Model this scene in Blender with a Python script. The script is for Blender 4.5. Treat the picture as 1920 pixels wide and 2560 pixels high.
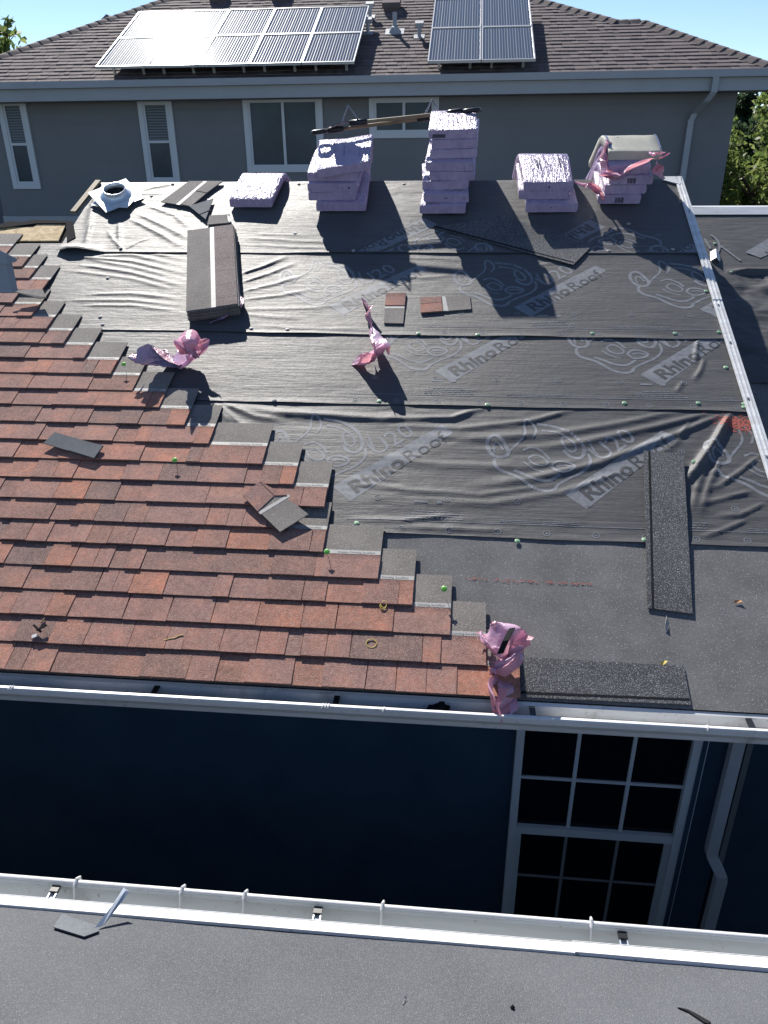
import bpy, bmesh, math, random
import numpy as np
from mathutils import Matrix, Vector, Euler
random.seed(7); rng = np.random.default_rng(7)
for o in list(bpy.data.objects): bpy.data.objects.remove(o)
scene = bpy.context.scene; COL = scene.collection
# ------------------------------------------------------------------ camera (calibrated from vanishing points)
W, H, F = 1920., 2560., 1920.; CX, CY = 960., 1280.
CAM = np.array([0., 0., 8.0])
def _unit(v): v = np.array(v, float); return v/np.linalg.norm(v)
_up = -_unit([1000-CX, -(5300-CY), -F]); _x = -_unit([-20000-CX, -(581-CY), -F])
_x = _unit(_x-_up*_x.dot(_up)); _y = np.cross(_up, _x)
RC = np.array([_x, _y, _up])
cam = bpy.data.cameras.new('camera'); co = bpy.data.objects.new('camera', cam); COL.objects.link(co)
cam.sensor_fit = 'VERTICAL'; cam.sensor_height = 24; cam.lens = 24*F/H; cam.clip_start = .05; cam.clip_end = 2000
m4 = Matrix([list(RC[i])+[CAM[i]] for i in range(3)]+[[0, 0, 0, 1]]); co.matrix_world = m4
scene.camera = co
# ------------------------------------------------------------------ light
SUN = _unit([-.315, .689, .652])
elev = math.asin(SUN[2]); az = math.atan2(SUN[0], SUN[1])
world = bpy.data.worlds.new('World'); scene.world = world; world.use_nodes = True
nt = world.node_tree; bg = nt.nodes['Background']
sky = nt.nodes.new('ShaderNodeTexSky'); sky.sky_type = 'NISHITA'; sky.sun_disc = False
sky.sun_elevation = elev; sky.sun_rotation = az; sky.altitude = 2600; sky.air_density = 1.0; sky.dust_density = .05; sky.ozone_density = 2.2
nt.links.new(sky.outputs[0], bg.inputs[0]); bg.inputs[1].default_value = .085
sl = bpy.data.lights.new('sun', 'SUN'); sl.energy = 5.0; sl.angle = math.radians(.55); sl.color = (1, .955, .89)
so = bpy.data.objects.new('sun', sl); COL.objects.link(so); so.location = (-20, 40, 45)
so.rotation_euler = Vector((-SUN[0], -SUN[1], -SUN[2])).to_track_quat('-Z', 'Y').to_euler()
vs = scene.view_settings; vs.view_transform = 'Standard'; vs.look = 'None'; vs.exposure = .76; vs.gamma = 1; vs.use_curve_mapping = False
# ------------------------------------------------------------------ pixel -> place helpers
def ray(px, py): return RC @ _unit([px-CX, -(py-CY), -F])
def hitp(px, py, P0, n): r = ray(px, py); return CAM + r*(np.dot(n, np.array(P0)-CAM)/np.dot(n, r))
def hit_y(px, py, Y): return hitp(px, py, (0, Y, 0), np.array([0, 1., 0]))
PITCH = math.radians(25); CP, SP = math.cos(PITCH), math.sin(PITCH)
E0 = np.array([0, 2.6385, 8-2.135]); NV = np.array([0, -SP, CP]); SV = np.array([0, CP, SP])
ROOFM = Matrix(((1, 0, 0, 0), (0, CP, -SP, E0[1]), (0, SP, CP, E0[2]), (0, 0, 0, 1)))
def rp(px, py, h=0.):
    q = hitp(px, py, E0+NV*h, NV)-E0; return float(q[0]), float(q.dot(SV))
def d2(px, py, h=0.): return rp(px*1.1574, py*1.1574, h)
RIDGE_S = 4.405; RAKE_X = 1.645
YR = E0[1]+RIDGE_S*CP; ZR = E0[2]+RIDGE_S*SP
# ------------------------------------------------------------------ noise
_perm = rng.random((256, 256))
def vnoise(x, y):
    x = np.asarray(x, float); y = np.asarray(y, float)
    xi = np.floor(x).astype(int); yi = np.floor(y).astype(int); fx = x-xi; fy = y-yi
    fx = fx*fx*(3-2*fx); fy = fy*fy*(3-2*fy)
    g = lambda a, b: _perm[a & 255, b & 255]
    return (g(xi, yi)*(1-fx)+g(xi+1, yi)*fx)*(1-fy)+(g(xi, yi+1)*(1-fx)+g(xi+1, yi+1)*fx)*fy-.5
# ------------------------------------------------------------------ objects
def link(name, me, mat=None, parent=None, M=None, smooth=False):
    o = bpy.data.objects.new(name, me); COL.objects.link(o)
    for m in (mat if isinstance(mat, (list, tuple)) else [mat] if mat else []): me.materials.append(m)
    if parent is not None:
        o.parent = parent; o.matrix_parent_inverse = PINV[parent.name]
    if M is not None: o.matrix_basis = M
    if smooth: me.polygons.foreach_set('use_smooth', [True]*len(me.polygons))
    return o
PINV = {}
def mesh(name, v, f, mat=None, parent=None, M=None, smooth=False, mi=None):
    me = bpy.data.meshes.new(name); me.from_pydata([tuple(map(float, p)) for p in v], [], f)
    o = link(name, me, mat, parent, M, smooth)
    if mi is not None: me.polygons.foreach_set('material_index', mi)
    me.update(); return o
def tag(o, label=None, cat=None, group=None, kind=None):
    if label: o['label'] = label
    if cat: o['category'] = cat
    if group: o['group'] = group
    if kind: o['kind'] = kind
    return o
def thing(name, loc, label, cat, group=None):
    o = bpy.data.objects.new(name, None); COL.objects.link(o); o.location = tuple(map(float, loc)); o.empty_display_size = .1
    PINV[o.name] = Matrix.Translation(Vector(tuple(map(float, loc)))).inverted()
    return tag(o, label, cat, group)
def regp(o):                       # let a mesh object at M act as parent of world-placed children
    PINV[o.name] = (o.matrix_parent_inverse @ o.matrix_basis).inverted() if False else Matrix.Identity(4)
    return o
def sub(name, me_v, me_f, mat, part, M=None, smooth=False):
    """child of a part; geometry is given in the part's own frame"""
    me = bpy.data.meshes.new(name); me.from_pydata([tuple(map(float, p)) for p in me_v], [], me_f)
    o = bpy.data.objects.new(name, me); COL.objects.link(o); me.materials.append(mat); o.parent = part
    if M is not None: o.matrix_basis = M
    if smooth: me.polygons.foreach_set('use_smooth', [True]*len(me.polygons))
    return o
class G:                           # small mesh collector
    def __init__(s): s.v = []; s.f = []; s.m = []
    def add(s, v, f, m=0):
        b = len(s.v); s.v += [tuple(p) for p in v]; s.f += [tuple(i+b for i in q) for q in f]; s.m += [m]*len(f); return s
    def box(s, x0, x1, y0, y1, z0, z1, m=0, M=None):
        v = [(x0, y0, z0), (x1, y0, z0), (x1, y1, z0), (x0, y1, z0), (x0, y0, z1), (x1, y0, z1), (x1, y1, z1), (x0, y1, z1)]
        if M is not None: v = [tuple(M @ Vector(p)) for p in v]
        return s.add(v, [(3, 2, 1, 0), (4, 5, 6, 7), (0, 1, 5, 4), (1, 2, 6, 5), (2, 3, 7, 6), (3, 0, 4, 7)], m)
    def prism(s, pts, z0, z1, m=0):    # polygon (x,y) ccw
        n = len(pts)
        return s.add([(x, y, z0) for x, y in pts]+[(x, y, z1) for x, y in pts], [tuple(range(n-1, -1, -1)), tuple(range(n, 2*n))]+[(i, (i+1) % n, (i+1) % n+n, i+n) for i in range(n)], m)
    def loft(s, rings, closed=True, cap=True, m=0):
        if isinstance(rings, tuple): return s.add(rings[0], rings[1], m)
        n = len(rings[0]); v = [p for r in rings for p in r]; f = []
        for i in range(len(rings)-1):
            for j in range(n if closed else n-1):
                k = (j+1) % n; f.append((i*n+j, i*n+k, (i+1)*n+k, (i+1)*n+j))
        if cap and closed: f += [tuple(range(n-1, -1, -1)), tuple((len(rings)-1)*n+j for j in range(n))]
        return s.add(v, f, m)
    def tube(s, pts, r, n=8, m=0, cap=True):
        pts = [np.array(p, float) for p in pts]; rs = r if isinstance(r, (list, tuple)) else [r]*len(pts); rings = []
        ref = np.array([0, 0, 1.]);
        for i, p in enumerate(pts):
            t = _unit(pts[min(i+1, len(pts)-1)]-pts[max(i-1, 0)])
            a = np.cross(t, ref); 
            if np.linalg.norm(a) < .05: a = np.cross(t, [0, 1., 0])
            a = _unit(a); b = np.cross(t, a)
            rings.append([p+rs[i]*(a*math.cos(2*math.pi*j/n)+b*math.sin(2*math.pi*j/n)) for j in range(n)])
        return s.loft(rings, True, cap, m)
    def out(s, name, mat, parent=None, M=None, smooth=False): return mesh(name, s.v, s.f, mat, parent, M, smooth, s.m if isinstance(mat, list) else None)
    def sub(s, name, mat, part, M=None, smooth=False): return sub(name, s.v, s.f, mat, part, M, smooth)
# ------------------------------------------------------------------ materials
def mat(name, base, rough=.6, spec=.5, metal=0., build=None, trans=0., backcol=None):
    m = bpy.data.materials.new(name); m.use_nodes = True; t = m.node_tree; b = t.nodes['Principled BSDF']
    b.inputs['Base Color'].default_value = (*base, 1); b.inputs['Roughness'].default_value = rough
    b.inputs['Specular IOR Level'].default_value = spec; b.inputs['Metallic'].default_value = metal
    if build: build(t, b)
    return m
def N(t, ty, **k):
    n = t.nodes.new(ty)
    for a, v in k.items():
        if a in n.inputs: n.inputs[a].default_value = v
        else: setattr(n, a, v)
    return n
def coords(t, scale=(1, 1, 1), kind='Object', rot=(0, 0, 0)):
    c = N(t, 'ShaderNodeTexCoord'); mp = N(t, 'ShaderNodeMapping'); mp.inputs['Scale'].default_value = scale; mp.inputs['Rotation'].default_value = rot
    t.links.new(c.outputs[kind], mp.inputs[0]); return mp.outputs[0]
def ramp(t, fac, stops, interp='LINEAR'):
    r = N(t, 'ShaderNodeValToRGB'); e = r.color_ramp; e.interpolation = interp
    while len(e.elements) < len(stops): e.elements.new(.5)
    for el, (p, c) in zip(e.elements, stops): el.position = p; el.color = (*c, 1) if len(c) == 3 else c
    t.links.new(fac, r.inputs[0]); return r.outputs[0]
def mix(t, fac, a, b, mode='MIX'):
    n = N(t, 'ShaderNodeMix', data_type='RGBA', blend_type=mode)
    for s, v in ((0, fac), (6, a), (7, b)):
        if hasattr(v, 'links') or hasattr(v, 'is_linked'): t.links.new(v, n.inputs[s])
        else: n.inputs[s].default_value = v if s == 0 else (*v, 1)
    return n.outputs[2]
def noise(t, vec, scale, detail=3, rough=.55):
    n = N(t, 'ShaderNodeTexNoise'); n.inputs['Scale'].default_value = scale; n.inputs['Detail'].default_value = detail; n.inputs['Roughness'].default_value = rough
    t.links.new(vec, n.inputs['Vector']); return n.outputs['Fac']
def bump(t, b, hgt, strength=.3, dist=.01):
    n = N(t, 'ShaderNodeBump'); n.inputs['Strength'].default_value = strength; n.inputs['Distance'].default_value = dist
    t.links.new(hgt, n.inputs['Height']); t.links.new(n.outputs[0], b.inputs['Normal'])
def flecks(t, vec, scale, thr, soft=.01):  # scattered pale cells: granule sparkle painted into the base colour
    v = N(t, 'ShaderNodeTexVoronoi'); v.inputs['Scale'].default_value = scale; t.links.new(vec, v.inputs['Vector'])
    s = N(t, 'ShaderNodeSeparateColor'); t.links.new(v.outputs['Color'], s.inputs[0])
    return ramp(t, s.outputs[0], [(thr, (0, 0, 0)), (min(thr+soft, 1), (1, 1, 1))]), s.outputs[1]
def granular(lo, hi, fleck=None, fs=150, thr=.975, gs=420, rough=.85, bs=.6, big=3., spec=.3, tint=None):
    def f(t, b):
        c = coords(t); g = noise(t, c, gs, 2, .8); L = noise(t, c, big, 4, .6)
        col = ramp(t, g, [(.3, lo), (.7, hi)])
        col = mix(t, .35, col, ramp(t, L, [(.3, tuple(.55*x for x in lo)), (.7, tuple(1.25*x for x in hi))]))
        if fleck:
            fm, _ = flecks(t, c, fs, thr); col = mix(t, fm, col, fleck)
        t.links.new(col, b.inputs['Base Color']); bump(t, b, noise(t, c, 230, 2, .8), bs, .004)
        b.inputs['Roughness'].default_value = rough; b.inputs['Specular IOR Level'].default_value = spec
    return f
def tabcol(t, b):
    oi = N(t, 'ShaderNodeObjectInfo'); c0 = coords(t); of = N(t, 'ShaderNodeVectorMath', operation='ADD'); t.links.new(c0, of.inputs[0])
    cb = N(t, 'ShaderNodeCombineXYZ'); ml = N(t, 'ShaderNodeMath', operation='MULTIPLY'); t.links.new(oi.outputs['Random'], ml.inputs[0]); ml.inputs[1].default_value = 97.; t.links.new(ml.outputs[0], cb.inputs[0]); t.links.new(ml.outputs[0], cb.inputs[2]); t.links.new(cb.outputs[0], of.inputs[1]); c = of.outputs[0]
    base = ramp(t, oi.outputs['Random'], [(0, (.25, .145, .122)), (.2, (.31, .172, .144)), (.38, (.28, .168, .146)), (.55, (.33, .172, .136)), (.7, (.20, .135, .120)), (.85, (.38, .178, .125)), (1, (.30, .182, .156))])
    g = noise(t, c, 330, 2, .85); base = mix(t, .75, base, ramp(t, g, [(.25, (.35, .33, .33)), (.5, (1.12, 1.1, 1.1)), (.75, (2.0, 1.95, 1.9))]), 'MULTIPLY')
    L = noise(t, c, 7, 4, .65); base = mix(t, .85, base, ramp(t, L, [(.25, (.62, .66, .68)), (.5, (.95, .95, .95)), (.75, (1.42, 1.18, 1.0))]), 'MULTIPLY')
    L2 = noise(t, c, 45, 3, .7); base = mix(t, .5, base, ramp(t, L2, [(.3, (.6, .6, .6)), (.7, (1.4, 1.38, 1.36))]), 'MULTIPLY')
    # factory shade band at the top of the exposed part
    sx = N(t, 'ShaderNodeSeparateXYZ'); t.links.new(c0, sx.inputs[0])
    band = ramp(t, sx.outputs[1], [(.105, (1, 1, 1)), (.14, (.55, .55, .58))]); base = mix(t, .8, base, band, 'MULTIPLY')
    fm, _ = flecks(t, c, 380, .90); base = mix(t, fm, base, (.40, .30, .26))
    t.links.new(base, b.inputs['Base Color']); bump(t, b, noise(t, c, 200, 2, .85), .7, .005)
def sheetmat(t, b):
    c = coords(t); L = noise(t, c, 2.2, 4, .6)
    sc = coords(t, (14, 260, 14)); wv = noise(t, sc, 1, 3, .7); sc2 = coords(t, (3, 45, 3)); w2 = noise(t, sc2, 1, 3, .6)
    col = ramp(t, L, [(.3, (.070, .070, .074)), (.72, (.100, .098, .099))])
    col = mix(t, .22, col, ramp(t, w2, [(.3, (.6, .6, .6)), (.7, (1.4, 1.4, 1.4))]), 'MULTIPLY')
    t.links.new(col, b.inputs['Base Color']); 
    r = ramp(t, wv, [(.3, (.46, .46, .46)), (.7, (.6, .6, .6))]); t.links.new(r, b.inputs['Roughness'])
    ad = N(t, 'ShaderNodeMath', operation='ADD'); t.links.new(wv, ad.inputs[0]); 
    mu = N(t, 'ShaderNodeMath', operation='MULTIPLY'); t.links.new(w2, mu.inputs[0]); mu.inputs[1].default_value = 1.6; t.links.new(mu.outputs[0], ad.inputs[1])
    cr = noise(t, coords(t, (1, 1, 1)), 28, 4, .65); a2 = N(t, 'ShaderNodeMath', operation='ADD'); t.links.new(ad.outputs[0], a2.inputs[0]); t.links.new(cr, a2.inputs[1])
    bump(t, b, a2.outputs[0], .30, .006)
def wrapmat(col, col2, back, trl=0., tight=False):
    def f(t, b):
        c = coords(t); n1 = noise(t, c, 9, 4, .6)
        k = ramp(t, n1, [(.3, col), (.7, col2)])
        g = N(t, 'ShaderNodeNewGeometry'); k = mix(t, g.outputs['Backfacing'], k, back)
        t.links.new(k, b.inputs['Base Color'])
        tr = N(t, 'ShaderNodeBsdfTranslucent'); t.links.new(k, tr.inputs[0]); ms = N(t, 'ShaderNodeMixShader'); ms.inputs[0].default_value = trl
        t.links.new(b.outputs[0], ms.inputs[1]); t.links.new(tr.outputs[0], ms.inputs[2]); t.links.new(ms.outputs[0], t.nodes['Material Output'].inputs[0])
        st = noise(t, coords(t, (34, 9, 9), rot=(0, 0, .3)) if tight else coords(t, (40, 40, 40)), 1, 4, .65); bump(t, b, st, .9 if tight else .4, .030 if tight else .012)
    return f
def paint(var=.12, sc=2.5):
    def f(t, b):
        base = tuple(b.inputs['Base Color'].default_value)[:3]; c = coords(t); n = noise(t, c, sc, 5, .6)
        t.links.new(ramp(t, n, [(.25, tuple(x*(1-var) for x in base)), (.75, tuple(min(1, x*(1+var)) for x in base))]), b.inputs['Base Color'])
    return f
def speckpaint(t, b):
    c = coords(t); base = tuple(b.inputs['Base Color'].default_value)[:3]; n = noise(t, c, 42, 5, .75); L = noise(t, coords(t, (1.2, 9, 9)), 1, 4, .65); g_ = noise(t, c, 7, 5, .7)
    k = ramp(t, n, [(.30, tuple(.55*x for x in base)), (.40, base)]); k = mix(t, .6, k, ramp(t, L, [(.32, (.72, .70, .66)), (.6, (1.04, 1.04, 1.04))]), 'MULTIPLY')
    k = mix(t, .7, k, ramp(t, g_, [(.27, (.60, .57, .52)), (.42, (1, 1, 1))]), 'MULTIPLY'); t.links.new(k, b.inputs['Base Color']); bump(t, b, noise(t, coords(t, (1, 6, 6)), 2.5, 3, .5), .12, .02)
def islandcol(stops, rough=.6):
    def f(t, b):
        g = N(t, 'ShaderNodeNewGeometry'); k = ramp(t, g.outputs['Random Per Island'], stops)
        n = noise(t, coords(t), 60, 2, .8); k = mix(t, .4, k, ramp(t, n, [(.3, (.6, .6, .6)), (.7, (1.4, 1.4, 1.4))]), 'MULTIPLY')
        t.links.new(k, b.inputs['Base Color'])
    return f
def leafmat(stops):
    def f(t, b):
        g = N(t, 'ShaderNodeNewGeometry'); k = ramp(t, g.outputs['Random Per Island'], stops); t.links.new(k, b.inputs['Base Color'])
        tr = N(t, 'ShaderNodeBsdfTranslucent'); t.links.new(k, tr.inputs[0]); ms = N(t, 'ShaderNodeMixShader'); ms.inputs[0].default_value = .55
        t.links.new(b.outputs[0], ms.inputs[1]); t.links.new(tr.outputs[0], ms.inputs[2]); t.links.new(ms.outputs[0], t.nodes['Material Output'].inputs[0])
    return f
def osb(t, b):
    c = coords(t, (1, 1, 1)); v = N(t, 'ShaderNodeTexVoronoi'); v.inputs['Scale'].default_value = 34; t.links.new(c, v.inputs['Vector']); s = N(t, 'ShaderNodeSeparateColor'); t.links.new(v.outputs['Color'], s.inputs[0])
    k = ramp(t, s.outputs[0], [(0, (.36, .24, .11)), (.5, (.52, .37, .18)), (1, (.62, .47, .26))]); t.links.new(k, b.inputs['Base Color'])
def woodm(t, b):
    n = noise(t, coords(t, (6, 60, 60)), 1, 4, .6); t.links.new(ramp(t, n, [(.3, (.15, .10, .055)), (.7, (.32, .235, .14))]), b.inputs['Base Color'])
def navy(t, b):
    c = coords(t); n = noise(t, c, 3, 4, .6); t.links.new(ramp(t, n, [(.3, (.022, .047, .080)), (.7, (.033, .063, .100))]), b.inputs['Base Color'])
M = {}
M['sheet'] = mat('underlayment', (.04, .04, .04), .5, .28, build=sheetmat)
M['print'] = mat('print_ink', (.178, .188, .208), .55, .28, build=paint(.3, 40))
M['printdark'] = mat('print_gap', (.070, .070, .074), .52, .24)
M['red'] = mat('red_spray', (.34, .07, .05), .7, build=paint(.4, 25))
M['membrane'] = mat('ice_barrier', (.07, .07, .07), build=granular((.115, .114, .116), (.18, .178, .176), (.40, .40, .40), 420, .965, bs=.5, big=5))
M['starter'] = mat('starter_granules', (.03, .03, .03), build=granular((.040, .042, .047), (.095, .098, .104), (.42, .42, .44), 480, .90, bs=.8))
M['nearroof'] = mat('near_roof_membrane', (.15, .15, .15), build=granular((.056, .060, .067), (.112, .118, .130), (.185, .187, .192), 700, .88, gs=420, bs=.8, big=1.3, rough=.72, spec=.3))  # pale flecks put the granules' glinting into the colour
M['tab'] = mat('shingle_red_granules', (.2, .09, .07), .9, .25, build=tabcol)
M['head'] = mat('shingle_headlap_granules', (.1, .1, .1), build=granular((.135, .122, .112), (.255, .232, .212), (.42, .39, .36), 420, .92, bs=.6))
M['tabgrey'] = mat('shingle_greyish_granules', (.2, .17, .15), build=granular((.13, .105, .098), (.26, .20, .185), (.45, .4, .38), 330, .92, bs=.7))
M['tape'] = mat('sealant_tape', (.34, .335, .325), .6, build=paint(.2, 30))
M['tapeink'] = mat('tape_ink', (.12, .12, .13), .7)
M['back'] = mat('shingle_underside', (.13, .14, .155), .8, build=granular((.10, .11, .12), (.17, .18, .2), None, gs=120))
M['backtan'] = mat('shingle_back_sheet', (.40, .39, .33), .7, build=paint(.1, 20))
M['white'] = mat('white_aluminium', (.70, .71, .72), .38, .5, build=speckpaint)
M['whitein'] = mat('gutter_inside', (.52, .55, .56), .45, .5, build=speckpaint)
M['galv'] = mat('galvanised_steel', (.62, .66, .70), .34, .5, .55, build=paint(.15, 12))
M['steel'] = mat('worn_steel', (.35, .35, .36), .4, .5, .9, build=paint(.3, 20))
M['farwall'] = mat('grey_wall_paint', (.185, .188, .198), .75, .3, build=paint(.06, 1.5))
M['farframe'] = mat('white_window_frame', (.56, .58, .61), .5, .4, build=paint(.05, 4))
M['fartrim'] = mat('grey_trim_paint', (.36, .375, .40), .6, .3, build=paint(.06, 3))
M['farroof'] = mat('far_shingles', (.1, .08, .075), .9, .2, build=islandcol([(0, (.112, .094, .098)), (.5, (.14, .116, .119)), (1, (.172, .14, .142))]))
M['farcap'] = mat('far_ridge_caps', (.09, .07, .066), .9, .2, build=islandcol([(0, (.10, .085, .084)), (1, (.16, .13, .125))]))
M['cell'] = mat('solar_cell_glass', (.078, .092, .125), .062, .5)
M['cellline'] = mat('solar_busbar', (.19, .21, .25), .5, .2)
M['alu'] = mat('anodised_aluminium', (.62, .62, .62), .35, .5, .3)
M['glass'] = mat('window_glass', (.050, .072, .095), .12, .14, build=paint(.4, 1.2))
M['glassdark'] = mat('window_glass_dark', (.004, .006, .010), .08, .35)
M['blind'] = mat('blind_slat', (.15, .17, .19), .6)
M['navy'] = mat('navy_wall_paint', (.012, .024, .04), .8, .2, build=navy)
M['darktrim'] = mat('window_vinyl', (.52, .54, .57), .5, .4)
M['wrap'] = mat('lavender_wrap', (.5, .42, .6), .27, .5, build=wrapmat((.37, .285, .44), (.47, .37, .52), (.66, .42, .48), .0, True))
M['wrappink'] = mat('pink_wrap', (.6, .3, .4), .2, .6, build=wrapmat((.82, .48, .62), (.78, .56, .72), (.84, .40, .45), .42))
M['wrapviolet'] = mat('violet_pink_wrap', (.6, .4, .5), .2, .6, build=wrapmat((.78, .52, .68), (.66, .56, .78), (.80, .42, .48), .42))
M['ink'] = mat('dark_ink', (.05, .045, .08), .5)
M['inkpale'] = mat('faded_ink', (.27, .21, .36), .35, .5)
M['inkblue'] = mat('blue_line', (.10, .14, .26), .6)
M['black'] = mat('black_rubber', (.012, .012, .014), .35, .5)
M['dark'] = mat('dark_scrap', (.02, .02, .022), .95, .08)
M['osb'] = mat('osb', (.5, .36, .18), .8, build=osb)
M['wood'] = mat('wood_shaft', (.4, .26, .12), .55, build=woodm)
M['lath'] = mat('pine_lath', (.45, .36, .2), .7, build=woodm)
M['green'] = mat('green_cap', (.22, .60, .10), .4, .5)
M['cap'] = mat('pale_green_cap', (.27, .44, .27), .4, .5)
M['yellow'] = mat('yellow_wire', (.60, .45, .08), .5)
M['leafdry'] = mat('dry_leaf', (.45, .22, .10), .8)
M['dormer'] = mat('dormer_paint', (.24, .27, .32), .6, .3, build=paint(.05, 3))
M['ground'] = mat('ground_soil', (.05, .055, .045), .95, .1, build=paint(.35, .8))
M['bark'] = mat('bark', (.09, .065, .045), .9, .2, build=paint(.4, 12))
M['leafbright'] = mat('leaf_bright', (.1, .15, .03), .5, .3, build=leafmat([(0, (.09, .14, .035)), (.5, (.17, .23, .06)), (1, (.27, .31, .11))]))
M['leafdark'] = mat('leaf_dark', (.04, .07, .03), .6, .3, build=leafmat([(0, (.025, .05, .025)), (1, (.06, .10, .05))]))
M['farhouse'] = mat('neighbour_wall', (.10, .11, .14), .8, build=paint())
M['farhouseroof'] = mat('neighbour_roof', (.16, .16, .17), .9, build=paint(.2, 6))
# ------------------------------------------------------------------ ground
tag(mesh('ground', [(-400, -400, 0), (400, -400, 0), (400, 600, 0), (-400, 600, 0)], [(0, 1, 2, 3)], M['ground']), kind='structure')
RM = ROOFM
def RT(x, s, h=0., rot=0.): return ROOFM @ Matrix.Translation((x, s, h)) @ Matrix.Rotation(rot, 4, 'Z')
# ================================================================== THE HOUSE BEING RE-ROOFED
house = thing('house', (0, 4.6, 0), 'navy house being re-roofed, half red shingles and half black underlayment', 'house')
# folds ------------------------------------------------------------
FOLDS = {1: [], 2: [], 3: [], 4: []}
def fold(k, pts, w, a):
    P = [rp(*p) for p in pts]; FOLDS[k].append((P, w, a*{1: .85, 2: 1, 3: .58, 4: .62}[k]))
# sheet 1 : long diagonal folds fanning out of the upper right corner, bunch along the seam at the left
for y0, pts, w, a in [
    (0, [(1825, 1035), (1790, 1100), (1735, 1180), (1700, 1215)], .017, .030),
    (0, [(1815, 1035), (1700, 1085), (1500, 1160), (1330, 1200), (1150, 1222)], .020, .014),
    (0, [(1790, 1032), (1640, 1070), (1450, 1110), (1280, 1130)], .020, .012),
    (0, [(1700, 1030), (1560, 1060), (1380, 1090), (1200, 1100), (1000, 1085)], .022, .010),
    (0, [(1430, 1028), (1330, 1055), (1150, 1075), (900, 1060)], .018, .010),
    (0, [(1200, 1025), (1130, 1048), (960, 1050), (700, 1035), (560, 1018)], .020, .016),
    (0, [(560, 1012), (640, 1045), (720, 1055)], .016, .010),
    (0, [(540, 1012), (560, 1040), (575, 1060)], .012, .010),
    (0, [(545, 1013), (600, 1060), (650, 1085)], .012, .008),
    (0, [(1560, 1180), (1400, 1235), (1230, 1262), (1010, 1250)], .018, .007),
    (0, [(1500, 1150), (1300, 1170), (1100, 1165), (860, 1130)], .022, .007),
    (0, [(1380, 1215), (1200, 1240), (1000, 1225), (850, 1200)], .016, .006),
    (0, [(1130, 1290), (1000, 1305), (840, 1300)], .014, .007), (0, [(1280, 1330), (1080, 1322), (850, 1318)], .016, .006),
    (0, [(1760, 1170), (1740, 1230), (1730, 1290)], .014, .010), (0, [(1800, 1150), (1770, 1220), (1745, 1300)], .012, .009),
    (0, [(1900, 1140), (1850, 1180), (1800, 1215), (1760, 1230)], .010, .009), (0, [(1880, 1230), (1800, 1250), (1740, 1265)], .011, .008),
    (0, [(1870, 1300), (1800, 1330), (1750, 1345)], .010, .008), (0, [(1910, 1260), (1850, 1290), (1790, 1290)], .010, .008),
    (0, [(1720, 1060), (1690, 1110), (1640, 1150)], .012, .006)]:
    fold(1, pts, w, a)
for pts, w, a in [([(1745, 850), (1740, 880), (1735, 920)], .012, .007), ([(1760, 900), (1750, 930), (1730, 960)], .010, .008), ([(1705, 960), (1690, 985)], .010, .006)]: fold(2, pts, w, a)
# sheet 3 : fan of folds on both sides of the opened bundle
for y2, a in [(640, .008), (655, .012), (672, .009), (690, .013), (705, .008), (722, .012), (738, .007), (752, .011), (770, .008), (785, .009)]:
    x0 = 190+random.uniform(-30, 90); y1 = 655+(y2-640)*.82-55*(1 if y2 < 745 else .1)
    fold(3, [(x0, max(645, y1)), (330, (y1+y2)/2-8), (468, y2)], .013, a)
for y2, x1, y1, a in [(690, 720, 645, .016), (712, 745, 660, .012), (735, 770, 690, .009), (755, 800, 725, .008), (778, 860, 770, .008), (790, 780, 800, .006)]:
    fold(3, [(604, y2), ((604+x1)/2, (y1+y2)/2+3), (x1, y1)], .013, a)
for pts in [[(960, 648), (1100, 652), (1200, 658)], [(900, 690), (1060, 700), (1180, 690)], [(640, 820), (800, 828), (1000, 830)], [(1230, 700), (1350, 668), (1430, 650)], [(1270, 670), (1330, 655)]]: fold(3, pts, .014, .006)
for pts, w, a in [([(255, 470), (235, 520), (215, 600)], .02, .012), ([(300, 560), (300, 600), (305, 632)], .014, .010), ([(330, 555), (400, 590), (470, 630)], .016, .013), ([(345, 540), (430, 580), (475, 605)], .016, .012), ([(370, 520), (440, 545), (480, 580)], .014, .010),
    ([(310, 632), (350, 610), (380, 600)], .010, .008), ([(310, 632), (285, 605), (270, 580)], .010, .009), ([(360, 480), (410, 470), (440, 466)], .012, .008), ([(350, 490), (420, 490)], .012, .007), ([(600, 600), (760, 610), (960, 612)], .014, .007), ([(600, 618), (800, 626), (1000, 628)], .012, .006), ([(640, 590), (780, 596)], .012, .005), ([(230, 560), (220, 600), (215, 620)], .014, .010), ([(860, 622), (1150, 600), (1190, 590)], .015, .006)]: fold(4, pts, w, a)
def foldh(k, X, S):
    Z = np.zeros_like(X)
    for P, w, a in FOLDS[k]:
        best = np.full_like(X, 1e9); tt = np.zeros_like(X); L = len(P)-1
        for i in range(L):
            ax, ay = P[i]; bx, by = P[i+1]; dx, dy = bx-ax, by-ay; l2 = dx*dx+dy*dy
            u = np.clip(((X-ax)*dx+(S-ay)*dy)/l2, 0, 1); d = np.hypot(X-ax-u*dx, S-ay-u*dy)
            mk = d < best; best = np.where(mk, d, best); tt = np.where(mk, (i+u)/L, tt)
        taper = np.clip(tt/.12, .35, 1)*np.clip((1-tt)/.3, 0, 1)
        ww = w*(.8+.9*tt); Z = np.maximum(Z, 0)+a*taper*np.exp(-(best/ww)**2)
    return Z
SH = {1: (.868, 1.90, .005), 2: (1.812, 2.56, .009), 3: (2.452, 3.50, .013), 4: (3.375, 4.435, .017)}
VIS = {1: 1.81, 2: 2.45, 3: 3.37, 4: 9.}
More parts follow.
